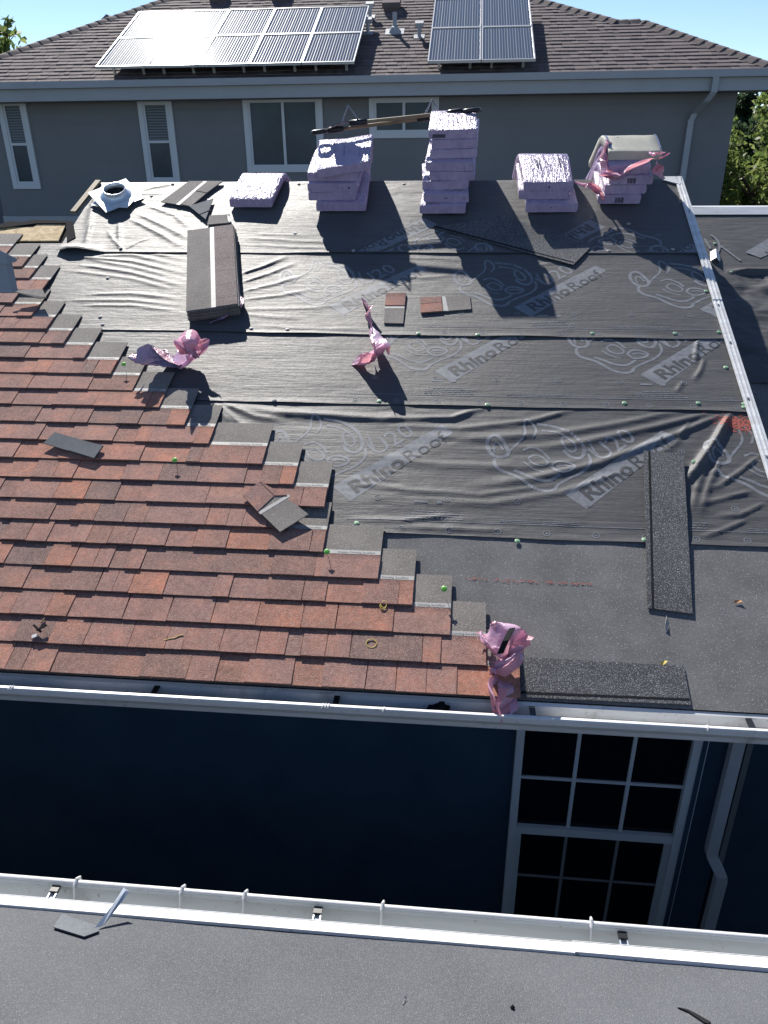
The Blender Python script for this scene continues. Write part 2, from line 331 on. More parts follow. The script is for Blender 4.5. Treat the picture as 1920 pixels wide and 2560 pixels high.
def sheetz(k, X, S):
    s0, s1, z = SH[k]; X = np.asarray(X, float); S = np.asarray(S, float)
    f = foldh(k, X, S)*np.clip((VIS[k]-S)/.025, 0.05, 1)
    micro = .0026*vnoise(X*2.5+k*17, S*11)+.0008*vnoise(X*9, S*42+k*9)
    crk = {1: .012, 2: .002, 3: .004, 4: .005}[k]*np.clip(vnoise(X*3.1+40, S*3.3+k)+.12, 0, 1)*vnoise(X*11+3*S, S*34+k*5)
    edge = .004*np.exp(-((S-s0)/.02)**2)*(1+2*np.clip(vnoise(X*3, k*3.3), -.3, 1))
    # quiet under the laid shingles
    lim = np.interp(S, [0, .3, .73, 1.0, 1.43, 2.0, 2.55, 2.7, 3.3, 5], [.4, .0, -.55, -.58, -1.3, -2.1, -2.78, -2.85, -3.2, -3.4])
    q = np.clip((X-lim-.02)/.06, 0, 1)
    out = z+(f+crk)*q+(micro+edge+.002)*(.3+.7*q)
    if k == 4:   # loose flap at the left end
        out = out+.035*np.clip((-2.62-X)/.2, 0, 1)*np.exp(-((S-3.40)/.05)**2)*np.clip((X+3.02)/.12, 0, 1)
    return out
def make_sheet(k, xl, xr, step=.0105):
    s0, s1, z = SH[k]; nx = int((xr-xl)/step); ns = int((s1-s0)/step)
    x = np.linspace(xl, xr, nx+1); u = np.linspace(0, 1, ns+1); X, U = np.meshgrid(x, u)
    s0v = s0+.010*vnoise(x*2.3, np.full_like(x, k*7.7))+.004*vnoise(x*9, np.full_like(x, k*2.7))+{1: .018*(x-.5)/1.5*0, 2: 0, 3: .02*np.clip(-x-1, 0, 1), 4: .0}[k]
    S = s0v[None, :]+U*(s1-s0v[None, :]); Z = sheetz(k, X, S)
    if k == 4:   # wraps over the ridge
        over = np.clip(S-RIDGE_S, 0, 1); Z = Z-over*.9; 
    v = np.stack([X, S, Z], -1).reshape(-1, 3); w = nx+1
    idx = np.arange(ns)[:, None]*w+np.arange(nx)[None, :]
    f = np.stack([idx, idx+1, idx+w+1, idx+w], -1).reshape(-1, 4)
    me = bpy.data.meshes.new('underlayment_sheet'); me.from_pydata(v.tolist(), [], f.tolist())
    return link('underlayment_sheet', me, M['sheet'], house, ROOFM, True)
deck = G()
deck.prism([(-6, 0.0), (RAKE_X-.01, 0.0), (RAKE_X-.01, RIDGE_S-.005), (-2.99, RIDGE_S-.005), (-2.99, 3.74), (-6, 3.74)], -.12, 0)
deck.out('roof_deck', M['dark'], house, ROOFM)
bs_ = G(); bs_.add([(-2.99, YR, ZR-.01), (RAKE_X, YR, ZR-.01), (RAKE_X, YR+4, ZR-.01-4*SP/CP), (-2.99, YR+4, ZR-.01-4*SP/CP)], [(0, 1, 2, 3)]); bs_.out('back_slope', M['membrane'], house)
mb = G(); nx = 240; ns = 50
X, S = np.meshgrid(np.linspace(-2.6, RAKE_X-.02, nx+1), np.linspace(.004, .95, ns+1)); Z = .0022+.0012*vnoise(X*6, S*9)
idx = (np.arange(ns)[:, None]*(nx+1)+np.arange(nx)[None, :])
mb.add(np.stack([X, S, Z], -1).reshape(-1, 3).tolist(), np.stack([idx, idx+1, idx+nx+2, idx+nx+1], -1).reshape(-1, 4).tolist())
mo = mb.out('eave_membrane', M['membrane'], house, ROOFM, True); mo['label'] = 'dark grey granular eave membrane'
sheets = {1: make_sheet(1, -2.3, RAKE_X-.015), 2: make_sheet(2, -3.0, RAKE_X-.015), 3: make_sheet(3, -3.45, RAKE_X-.015), 4: make_sheet(4, -2.99, RAKE_X-.012)}
# left part of the third course continues under the shingle ends
# OSB patch at the far left, torn felt round it
a = [rp(-60, 607), rp(148, 606), rp(166, 566), rp(95, 566), rp(85, 573), rp(20, 572), rp(-60, 582)]
o_ = G().prism(a, .004, .016); ob = o_.out('osb_board', M['osb'], house, ROOFM)
g = G().prism([rp(-80, 590), rp(0, 568), rp(30, 560), rp(60, 562), rp(90, 556), rp(185, 560), rp(192, 600), rp(170, 612), rp(168, 565), rp(95, 565), rp(-80, 585)][::-1], .002, .024); g.out('torn_felt', M['dark'], house, ROOFM)
p0 = rp(258, 462); p1 = rp(196, 540)
L = math.hypot(p1[0]-p0[0], p1[1]-p0[1]); ang = math.atan2(p1[1]-p0[1], p1[0]-p0[0])
G().box(0, L, -.022, .022, 0, .02).out('lath_strip', M['lath'], house, RT(p0[0]-.03, p0[1], .022, ang))
# ---------------------------------------------------------------- prints on the sheets
def drape(name, V, Fc, k, matl, off):
    V = np.array(V, float); z = sheetz(k, V[:, 0], V[:, 1])+off
    me = bpy.data.meshes.new(name); me.from_pydata(np.c_[V[:, 0], V[:, 1], z].tolist(), [], Fc)
    o = bpy.data.objects.new(name, me); COL.objects.link(o); me.materials.append(matl); o.parent = sheets[k]; return o
def ribbon(pts, w, V, Fc, step=.014):
    P = [np.array(p, float) for p in pts]; dense = [P[0]]
    for a, b in zip(P, P[1:]):
        n = max(1, int(np.linalg.norm(b-a)/step)); dense += [a+(b-a)*i/n for i in range(1, n+1)]
    b0 = len(V)
    for i, p in enumerate(dense):
        t = _unit(dense[min(i+1, len(dense)-1)]-dense[max(i-1, 0)]); nrm = np.array([-t[1], t[0]])*w/2
        V.append(p+nrm); V.append(p-nrm)
    for i in range(len(dense)-1): Fc.append((b0+2*i, b0+2*i+1, b0+2*i+3, b0+2*i+2))
def smoothp(pts, it=2):
    P = [np.array(p, float) for p in pts]
    for _ in range(it):
        Q = [P[0]]
        for a, b in zip(P, P[1:]): Q += [a*.75+b*.25, a*.25+b*.75]
        P = Q+[P[-1]]
    return P
BASE = (.559, 1.17-.868)          # lower left corner of the name band, above the sheet edge
_c7 = lambda pts: [np.array(rp(960+x/1.728, 960+y/1.728))-np.array([.559, .868]) for x, y in pts]
STROKES = [(_c7(s), w) for s, w in [
    ([(480, 318), (455, 300), (443, 265), (452, 238), (478, 226), (503, 240), (525, 270), (540, 298), (530, 316), (500, 322), (480, 318)], .022),
    ([(478, 300), (470, 275), (482, 255), (500, 265), (515, 290)], .012),
    ([(480, 325), (474, 348), (488, 372), (530, 388), (570, 402), (610, 430), (645, 455), (700, 470), (738, 462), (748, 440)], .020),
    ([(560, 378), (600, 392), (645, 416), (700, 428), (738, 412), (760, 396)], .018),
    ([(540, 296), (575, 262), (600, 240), (612, 215), (604, 185), (612, 155), (640, 175), (658, 200), (652, 225), (640, 240)], .014),
    ([(660, 178), (740, 188), (805, 215), (850, 255), (870, 300), (845, 330), (800, 318), (775, 290)], .020),
    ([(680, 205), (740, 212), (790, 235), (825, 268), (830, 295), (800, 298), (770, 268), (765, 235), (790, 235)], .014),
    ([(600, 290), (640, 275), (690, 300), (715, 330)], .014),
    ([(622, 325), (650, 305), (690, 322), (712, 352), (680, 362), (642, 350), (622, 325)], .012),
    ([(722, 362), (742, 338), (790, 342), (830, 362), (800, 384), (750, 388), (722, 362)], .016),
    ([(745, 362), (780, 356), (810, 364)], .012),
    ([(748, 440), (800, 410), (850, 392), (888, 358), (892, 330), (880, 305)], .016),
    ([(880, 250), (905, 290), (925, 310)], .012), ([(600, 340), (640, 372), (690, 385)], .010)]]
BAND = _c7([(775, 478), (1200, 205), (1262, 240), (875, 545)])
TB0, TB1 = np.array(BAND[0]), np.array(BAND[1])
def text_mesh(txt, size, bold=0., outline=False):
    c = bpy.data.curves.new('t', 'FONT'); c.body = txt; c.size = size; c.offset = bold; c.resolution_u = 2
    o = bpy.data.objects.new('t', c); COL.objects.link(o); dg = bpy.context.evaluated_depsgraph_get(); me = bpy.data.meshes.new_from_object(o.evaluated_get(dg))
    bpy.data.objects.remove(o); bm = bmesh.new(); bm.from_mesh(me); bmesh.ops.triangulate(bm, faces=bm.faces[:])
    for _ in range(3):
        long = [e for e in bm.edges if e.calc_length() > .022]
        if not long: break
        bmesh.ops.subdivide_edges(bm, edges=long, cuts=1); bmesh.ops.triangulate(bm, faces=bm.faces[:])
    V = np.array([v.co[:2] for v in bm.verts]); bm.verts.index_update(); Fc = [[v.index for v in f.verts] for f in bm.faces]
    bm.free(); bpy.data.meshes.remove(me); return V, Fc
TX_R = text_mesh('Rhino', .150, .0045); TX_F = text_mesh('Roof', .150, 0.0); TX_U = text_mesh('U20', .165, .001)
def logo(k, x, s, flip=False):
    """x, s: lower-left corner of the band relative to world of the sheet"""
    s0 = SH[k][0]
    def tr(P):
        P = np.array(P, float)
        if flip: return np.c_[x-P[:, 0], s-P[:, 1]]
        return np.c_[P[:, 0]+x, P[:, 1]+s0]
    V, Fc = [], []
    clip = lambda V, Fc: [f for f in Fc if all(-3.2 < V[i][0] < RAKE_X-.03 and s0+.012 < V[i][1] < min(SH[k][1]-.02, VIS[k]+.03) for i in f)]
    for pts, w in STROKES:
        V, Fc = [], []; ribbon(smoothp(pts), w, V, Fc); V2 = tr(V); cf = clip(V2, Fc)
        if len(cf) > 2: drape('emblem_print', V2, cf, k, M['print'], .0008)
    a, b, c, d = [np.array(q) for q in BAND]; n, m = 60, 9; V = []; Fc = []
    for i in range(n+1):
        for j in range(m+1):
            u, w = i/n, j/m; V.append((a*(1-u)+b*u)*(1-w)+(d*(1-u)+c*u)*w)
    for i in range(n):
        for j in range(m): q = i*(m+1)+j; Fc.append((q, q+1, q+m+2, q+m+1))
    V2 = tr(V); drape('name_band_print', V2, clip(V2, Fc), k, M['print'], .0007)
    e = _unit(b-a); nn = np.array([-e[1], e[0]]); L = np.linalg.norm(b-a); dep = np.linalg.norm(d-a); o0 = d+nn*dep*.2+e*.05
    wR = TX_R[0][:, 0].max(); wF = TX_F[0][:, 0].max(); sc = (L-.10)/(wR+wF+.02); sy = dep*.62/.11
    V, Fc = [], []
    for (TV, TF), dx in ((TX_R, 0), (TX_F, wR+.015)):
        b0 = len(V); V += [o0+e*(p[0]+dx)*sc+nn*p[1]*sy for p in TV]; Fc += [[i+b0 for i in f] for f in TF]
    V2 = tr(V); drape('name_lettering', V2, clip(V2, Fc), k, M['printdark'], .0016)
    o1 = a+nn*.035+e*L*.42; V = [o1+e*p[0]*1.0+nn*p[1]*1.0 for p in TX_U[0]]
    V2 = tr(V); drape('grade_lettering', V2, clip(V2, TX_U[1]), k, M['print'], .0008)
logo(1, .559, 0); logo(1, .559-1.21, 0)
logo(2, -.148, 0); logo(2, 1.061, 0)
logo(3, .338, 0); logo(3, .338-1.21, 0); logo(3, .338+1.17, 0)
logo(4, 1.02, 4.02, True); logo(4, 1.02-1.21, 4.05, True); logo(4, 1.02+1.0, 4.04, True)
logo(1, .559+1.16, 0)
def marks(k, xl, xr):
    s0, s1, z = SH[k]; V, Fc = [], []
    for row, off, ph in ((.035, .24, .0), (.235, .36, .1), (.62, .5, .2)):
        if k != 1 and row > .5: continue
        x = xl+ph+.05*k
        while x < xr-.05:
            c = [(x+.016*math.cos(q), s0+row+.016*math.sin(q)) for q in np.linspace(0, 2*math.pi, 14)]
            ribbon(c, .0045, V, Fc, .02); ribbon([(x-.008, s0+row), (x+.008, s0+row)], .004, V, Fc); ribbon([(x, s0+row-.008), (x, s0+row+.008)], .004, V, Fc); x += off
    ribbon([(xl, s0+.088), (xr-.03, s0+.088)], .0045, V, Fc, .02); 
    # rows of fine print, too small to read: broken lines
    x = xl+.1+.2*k
    while x < xr-.5:
        for j, r_ in enumerate((.105, .121, .137, .153)):
            q = x+(.05 if j == 3 else 0); e = x+.30-random.uniform(0, .05)-(.06 if j == 3 else 0)
            while q < e: w = random.uniform(.01, .035); ribbon([(q, s0+r_), (q+w, s0+r_)], .0065, V, Fc); q += w+.007
        ribbon([(x+.04, s0+.215), (x+.11, s0+.215)], .014, V, Fc); ribbon([(x+.16, s0+.215), (x+.185, s0+.215)], .02, V, Fc)
        q = x+.48
        while q < x+.85 and q < xr-.08:
            w = random.uniform(.02, .05)
            for r_ in (.100, .110): ribbon([(q, s0+r_), (q+w, s0+r_)], .0042, V, Fc)
            q += w+.006
        x += 1.21
    tag(drape('fastener_marks_print', V, Fc, k, M['print'], .0013), kind='stuff')
marks(1, -.55, RAKE_X-.02); marks(2, -.7, RAKE_X-.02); marks(3, -.25, RAKE_X-.02); marks(4, .35, RAKE_X-.02)
V, Fc = [], []
c = rp(1845, 1062)
for i in range(420):
    x = c[0]+random.gauss(0, .06); y = c[1]+random.gauss(0, .032); w = random.uniform(.002, .006)
    if x > RAKE_X-.04 or y > VIS[1]-.01: continue
    V += [(x-w, y-w), (x+w, y-w*.6), (x+w*.8, y+w), (x-w, y+w*.8)]; Fc.append(tuple(range(len(V)-4, len(V))))
tag(drape('red_spray_mark', V, Fc, 1, M['red'], .0016), kind='stuff')
V, Fc = [], []; p0 = rp(1150, 1447); p1 = rp(1490, 1462); q = p0[0]
for i in range(120):
    f = random.random()**.8; q = p0[0]+(p1[0]-p0[0])*f; y = p0[1]+(p1[1]-p0[1])*f+random.gauss(0, .004); w = random.uniform(.003, .012); wd = random.uniform(.0008, .0018)
    V += [(q, y-wd, .0055), (q+w, y-wd, .0055), (q+w, y+wd, .0055), (q, y+wd, .0055)]; Fc.append(tuple(range(len(V)-4, len(V))))
tag(mesh('chalk_line', V, Fc, M['red'], house, ROOFM), kind='stuff')
# cap nails holding the underlayment
capm = G(); capm.loft([[(r*math.cos(t), r*math.sin(t), z) for t in np.linspace(0, 2*math.pi, 13)[:-1]] for r, z in ((.0135, 0), (.0135, .0025), (.010, .004), (.006, .0042), (.005, .006))])
capme = bpy.data.meshes.new('cap_nail'); capme.from_pydata(capm.v, [], capm.f); capme.materials.append(M['cap'])
capw = capme.copy(); capw.materials.clear(); capw.materials.append(M['tape'])
def capnail(px, py, k, me=capme):
    x, s = rp(px, py); z = float(sheetz(k, np.array([x]), np.array([s]))[0]) if k else .004
    o = bpy.data.objects.new('cap_nail', me); COL.objects.link(o)
    o.parent = sheets[k] if k else mo; o.location = (x, s, z+.001); o.rotation_euler = (random.uniform(-.1, .1), random.uniform(-.1, .1), 0)
for px, py, k in [(1218, 1017, 2), (1560, 1012, 2), (1744, 1012, 2), (1858, 1014, 2), (1858, 1022, 2), (1813, 923, 2), (1814, 853, 2), (1480, 839, 3), (1686, 839, 3), (1795, 836, 3), (1763, 733, 3), (1194, 843, 3), (1046, 840, 3), (1733, 1161, 1), (892, 1311, 1), (1293, 1356, 1), (1610, 1353, 1), (948, 1007, 2)]: capnail(px, py, k)
for px, py, k in [(271, 700, 3), (252, 797, 3), (258, 816, 3), (629, 826, 3), (719, 829, 3), (304, 628, 4), (738, 590, 4), (748, 466, 4), (1010, 466, 4), (884, 633, 4), (687, 1006, 2), (380, 496, 4), (433, 466, 4), (1520, 634, 4), (1570, 566, 4), (1680, 630, 4)]: capnail(px, py, k, capw)
# ---------------------------------------------------------------- laid shingles
EXP = .143; ZB = .023; Z0 = .019
rows = [(1300, 1735), (1215, 1660), (1126, 1595), (1033, 1520), (948, 1452), (812, 1385), (705, 1330), (815, 1279), (738, 1223), (660, 1173), (527, 1124), (466, 1080), (402, 1035), (336, 991), (284, 949), (217, 912), (165, 875), (122, 840), (84, 808), (35, 776), (110, 744), (75, 718), (58, 687), (15, 657)]
def tilt(y): return Z0+ZB*(1-y/.337)
OWENS = text_mesh('Owens Corning SureNail', .018)
for i, r_ in enumerate(rows):
    xr = rp(*r_)[0]; s = EXP*i-.006+random.uniform(-.002, .002)
    xl_lim = -2.35-.055*i; x1 = xr; first = True
    while x1 > xl_lim:
        wlen = random.choice([.52, .66, .82, .95]) if first else 1.0; x0 = x1-wlen
        # base strip
        b = G(); w = wlen-.002; n = 4
        xs = np.linspace(0, w, n+1); ys = [0, .158, .337]; th = .004
        top = [[(x, y, tilt(y)+th-Z0) for x in xs] for y in ys]; bot = [[(x, y, tilt(y)-Z0) for x in xs] for y in ys]
        nn = n+1; v = [p for row in top for p in row]+[p for row in bot for p in row]; f = []; mi = []
        for j in range(2):
            for q in range(n): f.append((j*nn+q, j*nn+q+1, (j+1)*nn+q+1, (j+1)*nn+q)); mi.append(j)
        o3 = 3*nn
        for q in range(n): f.append((q+1, q, q+o3, q+1+o3)); mi.append(0)
        f += [(2*nn+q, 2*nn+q+1, 2*nn+q+1+o3, 2*nn+q+o3) for q in range(n)]; mi += [1]*n
        for j in range(2):
            f.append((n+j*nn, n+j*nn+o3, n+(j+1)*nn+o3, n+(j+1)*nn)); mi.append(j); f.append((j*nn, (j+1)*nn, (j+1)*nn+o3, j*nn+o3)); mi.append(j)
        sh = mesh('shingle', v, f, [M['tab'], M['head']], house, RT(x0, s, Z0), mi=mi)
        # tabs
        x = 0.0
        while x < w-.03:
            tw = random.choice([.08, .11, .13, .17, .21, .26, .32]); tw = min(tw, w-x)
            if w-(x+tw) < .06: tw = w-x
            if (random.random() < .70) or x == 0:
                bt = random.uniform(-.004, .006); lift = random.uniform(.0, .0022); t = G(); a0, a1 = x+.0012, x+tw-.0012; dx = random.uniform(-.003, .003)
                y0 = -.001+bt*.5; y1 = .1415
                zb = lambda y: tilt(y)+th-Z0
                v = [(a0, y0, zb(0)-.0035), (a1, y0, zb(0)-.0035), (a1-dx, y1, zb(y1)), (a0+dx, y1, zb(y1)), (a0, y0, zb(0)+.0042+lift), (a1, y0, zb(0)+.0042+lift), (a1-dx, y1, zb(y1)+.0042), (a0+dx, y1, zb(y1)+.0042)]
                t.add(v, [(3, 2, 1, 0), (4, 5, 6, 7), (0, 1, 5, 4), (1, 2, 6, 5), (2, 3, 7, 6), (3, 0, 4, 7)])
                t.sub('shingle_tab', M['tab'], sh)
            x += tw
        if first:
            zt = lambda y: tilt(y)+th-Z0+.0008
            t = G().add([(.004, .146, zt(.146)), (w-.001, .146, zt(.146)), (w-.001, .170, zt(.17)), (.004, .170, zt(.17))], [(0, 1, 2, 3)]); t.sub('sealant_strip', M['tape'], sh)
            TV, TF = OWENS; ww = TV[:, 0].max()
            for xx in (w-ww-.03,):
                if xx > 0: sub('strip_lettering', [(p[0]+xx, p[1]+.151, zt(.15)+.0006) for p in TV], TF, M['tapeink'], sh)
        x1 = x0; first = False
# ---------------------------------------------------------------- rake trim, drip edge, gutter
rt = G(); 
for s0, s1, dz in ((-.02, 2.86, 0), (2.84, RIDGE_S+.02, .004)):
    rt.box(RAKE_X-.045, RAKE_X+.014, s0, s1, .019+dz, .025+dz); rt.box(RAKE_X+.002, RAKE_X+.012, s0, s1, -.10, .02+dz); rt.box(RAKE_X-.012, RAKE_X-.004, s0, s1, .025+dz, .029+dz); rt.box(RAKE_X-.036, RAKE_X-.028, s0, s1, .025+dz, .028+dz)
rt.out('rake_trim', M['white'], house, ROOFM)
cx_, cs_ = rp(1655, 455); G().prism([(RAKE_X-.14, RIDGE_S-.03), (RAKE_X-.02, RIDGE_S-.10), (RAKE_X+.01, RIDGE_S+.02), (RAKE_X-.13, RIDGE_S+.02)], .026, .032).out('rake_end_flap', M['white'], house, ROOFM)
sc_ = G()
for s in (3.9, 3.3, 2.78, 2.4, 1.9, 1.45): sc_.box(RAKE_X-.024, RAKE_X-.014, s, s+.012, .025, .030)
sc_.out('trim_screws', M['steel'], house, ROOFM)
XL, XR = -7., 1.78
def sheetmetal(name, prof, x0, x1, m, parent, th=.0025, xs=None):
    g = G(); n = len(prof); xs = [x0, x1]
    g.add([(x, y, z) for x in xs for y, z in prof], [(j, j+1, n+j+1, n+j) for j in range(n-1)])
    o = g.out(name, m, parent); md = o.modifiers.new('thickness', 'SOLIDIFY'); md.thickness = th; md.offset = 0
    return o
ey, ez = E0[1], E0[2]
sheetmetal('drip_edge', [(ey+.012, ez+.0010), (ey-.014, ez-.0098), (ey-.016, ez-.055)], XL, XR, M['white'], house)
gy0, gy1 = ey+.020, ey-.100; gt = ez-.014
gut = sheetmetal('gutter', [(gy0, gt+.012), (gy0, gt-.085), (gy1+.035, gt-.085), (gy1+.030, gt-.06), (gy1+.012, gt-.035), (gy1, gt-.020), (gy1, gt+.004), (gy1+.004, gt+.008), (gy1+.018, gt+.007), (gy1+.020, gt-.003)], XL, XR, [M['white']], house)
G().box(XL, XR, gy0+.004, gy0+.03, gt-.13, gt+.02).out('fascia', M['white'], house)
for px in (390, 840, 1105, 1335, 1895):
    x = hit_y(px, 1745, gy1+.05)[0]; hg = G().box(x-.012, x+.012, gy1+.02, gy0, gt-.006, gt+.002); hg.box(x-.014, x+.014, gy0-.02, gy0-.002, gt-.05, gt+.006); hg.out('gutter_hanger', M['black'], house)
def strap(x, y, z, parent, r=.012, n=1):
    g = G()
    for k in range(n): g.tube([(x+k*.012+.004*math.sin(t), y+r*math.cos(t), z+r*.8*math.sin(t)) for t in np.linspace(0, 5.6, 12)], .0035, 6)
    g.out('gutter_tie', M['white'], parent)
for px, n in ((20, 2), (805, 3), (958, 1), (1770, 1)): strap(hit_y(px, 1716+px*.057, gy1)[0], gy1+.008, gt+.002, house, .013, n)
# wall and window below the eave
WY = 2.97; BOT = 0.0
G().box(XL, 1.40, WY, WY+5.5, BOT, ez-.13).out('wall', M['navy'], house)
G().box(XL, 1.62, gy0+.03, WY+.05, gt-.10, gt-.085).out('soffit', M['darktrim'], house)
G().box(1.40, 9, WY+1.3, WY+4.0, BOT, ez+.2).out('side_wing_wall', M['navy'], house)
def wz(px, py, Y=WY): return hit_y(px, py, Y)
xl_ = .338; xr_ = 1.235; ztop = 8-2.50; zr = wz(1560, 2082)[2]; zbot = zr-1.02
win = G(); fw = .038
win.box(xl_, xl_+fw, WY-.035, WY+.02, zbot, ztop); win.box(xr_-fw-.03, xr_, WY-.035, WY+.02, zbot, ztop); win.box(xl_+fw, xr_-fw-.03, WY-.035, WY+.02, ztop-fw, ztop); win.box(xl_+fw, xr_-fw-.03, WY-.035, WY+.02, zbot, zbot+fw)
wo = win.out('window', M['darktrim'], house)
def wpart(n, m, *b): G().box(*b).sub(n, M[m], wo)
wpart('meeting_rail', 'darktrim', xl_+fw, xr_-fw-.03, WY-.030, WY+.01, zr-.025, zr+.025)
A0, A1 = xl_+fw, xr_-fw-.03
wpart('pane', 'glassdark', A0, A1, WY-.006, WY-.002, zr+.025, ztop-fw); wpart('pane', 'glassdark', A0+.03, A1-.03, WY-.002, WY-.0005, zbot+fw, zr-.025)
wpart('sash_stile', 'darktrim', A0, A0+.03, WY-.014, WY-.0007, zbot+fw, zr-.025); wpart('sash_stile', 'darktrim', A1-.03, A1, WY-.014, WY-.0007, zbot+fw, zr-.025)
wpart('sash_stile', 'navy', xr_-.028, xr_-.006, WY-.040, WY-.034, zbot, ztop)
zm = wz(1540, 1953)[2]; zm2 = wz(1500, 2200)[2]
for k in (1, 2):
    x = A0+(A1-A0)*k/3; wpart('muntin', 'darktrim', x-.009, x+.009, WY-.016, WY-.006, zr+.025, ztop-fw); wpart('muntin', 'farwall', x-.008, x+.008, WY-.008, WY-.002, zbot+fw, zr-.025)
wpart('muntin', 'darktrim', A0, A1, WY-.014, WY-.0061, zm-.008, zm+.008); wpart('muntin', 'farwall', A0+.03, A1-.03, WY-.0065, WY-.0021, zm2-.007, zm2+.007)
q = wz(1712, 1848, gy1); G().box(q[0]-.008, q[0]+.008, WY-.08, WY-.05, q[2]-.10-.03, q[2]-.10+.02).out('window_latch', M['galv'], house)
# downspout at the corner with a lower elbow
dx = 1.355; zel = wz(1780, 2140, WY-.06)[2]
ds = G(); r_ = [(dx, WY-.05, gt-.09), (dx, WY-.05, zel+.03), (dx+.005, WY-.055, zel), (dx+.055, WY-.09, zel-.09), (dx+.06, WY-.09, zel-.12), (dx+.06, WY-.09, .3)]
ds.loft([[(x-.028, y-.022, z), (x+.028, y-.022, z), (x+.028, y+.022, z), (x-.028, y+.022, z)] for x, y, z in r_]); ds.out('downspout', M['fartrim'], house)
G().box(2.02, 2.06, WY+1.24, WY+1.298, BOT, ez+.1).out('corner_board', M['farwall'], house)
# ---------------------------------------------------------------- lower side roof
D = .40; LM = Matrix.Translation((0, 0, -D)) @ ROOFM
LS = 4.81; LX0, LX1 = RAKE_X+.004, 7.
G().box(LX0, LX1, 2.0, LS, -.12, 0).out('side_wing_deck', M['membrane'], house, LM)
def lowsheet(s0, s1, z, cr):
    nx, ns = 260, 90; X, S = np.meshgrid(np.linspace(LX0+.012+(.13 if cr > .01 else 0), 4.2, nx+1), np.linspace(s0, s1, ns+1))
    Zz = z+cr*np.clip(vnoise(X*6+S*4, S*8-X*3)+.3, 0, 1)**1.5*2+cr*.6*np.abs(vnoise(X*15+S*9, S*17))+.002*vnoise(X*9, S*40)
    if cr < .01: Zz = Zz+.03*np.exp(-((S-s0-.055)/.025)**2)*np.clip((X-1.95)/.15, 0, 1)
    i = (np.arange(ns)[:, None]*(nx+1)+np.arange(nx)[None, :])
    me = bpy.data.meshes.new('underlayment_sheet'); me.from_pydata(np.stack([X, S, Zz], -1).reshape(-1, 3).tolist(), [], np.stack([i, i+1, i+nx+2, i+nx+1], -1).reshape(-1, 4).tolist())
    return link('underlayment_sheet', me, M['sheet'], house, LM, True)
ql = (hitp(1840, 692, E0-np.array([0, 0, D]), NV)-E0+np.array([0, 0, D])).dot(SV)
lows = lowsheet(ql, LS-.01, .006, .002); lowsheet(ql-1.2, ql-.01, .003, .022)
sheetmetal('ridge_flashing', [(E0[1]+LS*CP-.10, E0[2]-D+LS*SP-.030), (E0[1]+LS*CP-.02, E0[2]-D+LS*SP+.022), (E0[1]+LS*CP+.015, E0[2]-D+LS*SP+.028), (E0[1]+LS*CP+.06, E0[2]-D+LS*SP-.0)], LX0+.02, LX1, M['white'], house)
def lowp(px, py):
    q = hitp(px, py, E0-np.array([0, 0, D]), NV)-E0+np.array([0, 0, D]); return float(q[0]), float(q.dot(SV))
# emblem band on the side roof
V, Fc = [], []; pts = [lowp(*p) for p in ((1862, 634), (1935, 590), (1990, 610), (1900, 648))]
sub('name_band_print', [(x, s, .012) for x, s in pts], [(0, 1, 2, 3)], M['print'], lows)
TV, TF = TX_F; e = _unit(np.array(pts[0])-np.array(pts[1])); nn = np.array([-e[1], e[0]])
sub('name_lettering', [tuple(np.array(lowp(1965, 606))+e*p[0]*.9+nn*(p[1]*1.0-.02))+(.0145,) for p in TV], TF, M['printdark'], lows)
for pts in ([(1775, 590), (1790, 600), (1800, 620), (1790, 640)], [(1800, 618), (1830, 640), (1850, 655)], [(1760, 600), (1775, 625)]):
    V, Fc = [], []; ribbon(smoothp([lowp(*p) for p in pts]), .018, V, Fc); sub('emblem_print', [(p[0], p[1], .0125) for p in V], Fc, M['print'], lows)
for px, py in ((1745, 580), (1786, 612), (1828, 683), (1811, 534)):
    x, s = lowp(px, py); o = bpy.data.objects.new('cap_nail', capme); COL.objects.link(o); o.parent = lows; o.location = (x, s, .011)
# ---------------------------------------------------------------- eave corner of a third building poking in at the left, over the gap
EY = 1.95; c0 = hit_y(45, 727, EY+.03); c1 = hit_y(28, 655, EY+.03); c2 = hit_y(37, 626, EY+.035); c3 = hit_y(0, 607, EY+.035)
ev = thing('porch_eave', (-2.9, EY+.1, 0), 'blue-grey painted eave corner poking in at the left edge', 'eave')
sl_ = (c3[2]-c2[2])/(c2[0]-c3[0]); XE = -2.9
G().box(XE, c0[0], EY, EY+.03, c0[2], c1[2]).out('fascia_box', M['dormer'], ev)
zl = c2[2]+sl_*(c2[0]-XE)*.35
G().add([(XE, EY-.012, c1[2]+.001), (c2[0], EY-.012, c1[2]+.001), (c2[0], EY-.012, c2[2]), (c3[0], EY-.012, c3[2]), (XE, EY-.012, c3[2]+.05), (XE, EY+.035, c1[2]+.001), (c2[0], EY+.035, c1[2]+.001), (c2[0], EY+.035, c2[2]-.02), (c3[0], EY+.035, c3[2]-.02), (XE, EY+.035, c3[2]+.03)], [(0, 1, 2, 3, 4), (9, 8, 7, 6, 5), (1, 6, 7, 2), (2, 7, 8, 3), (3, 8, 9, 4), (0, 5, 6, 1), (0, 4, 9, 5)]).out('roof_edge', M['dormer'], ev)
G().box(XE-.3, XE, EY-.1, EY+.4, 0, c3[2]).out('post', M['dormer'], ev)
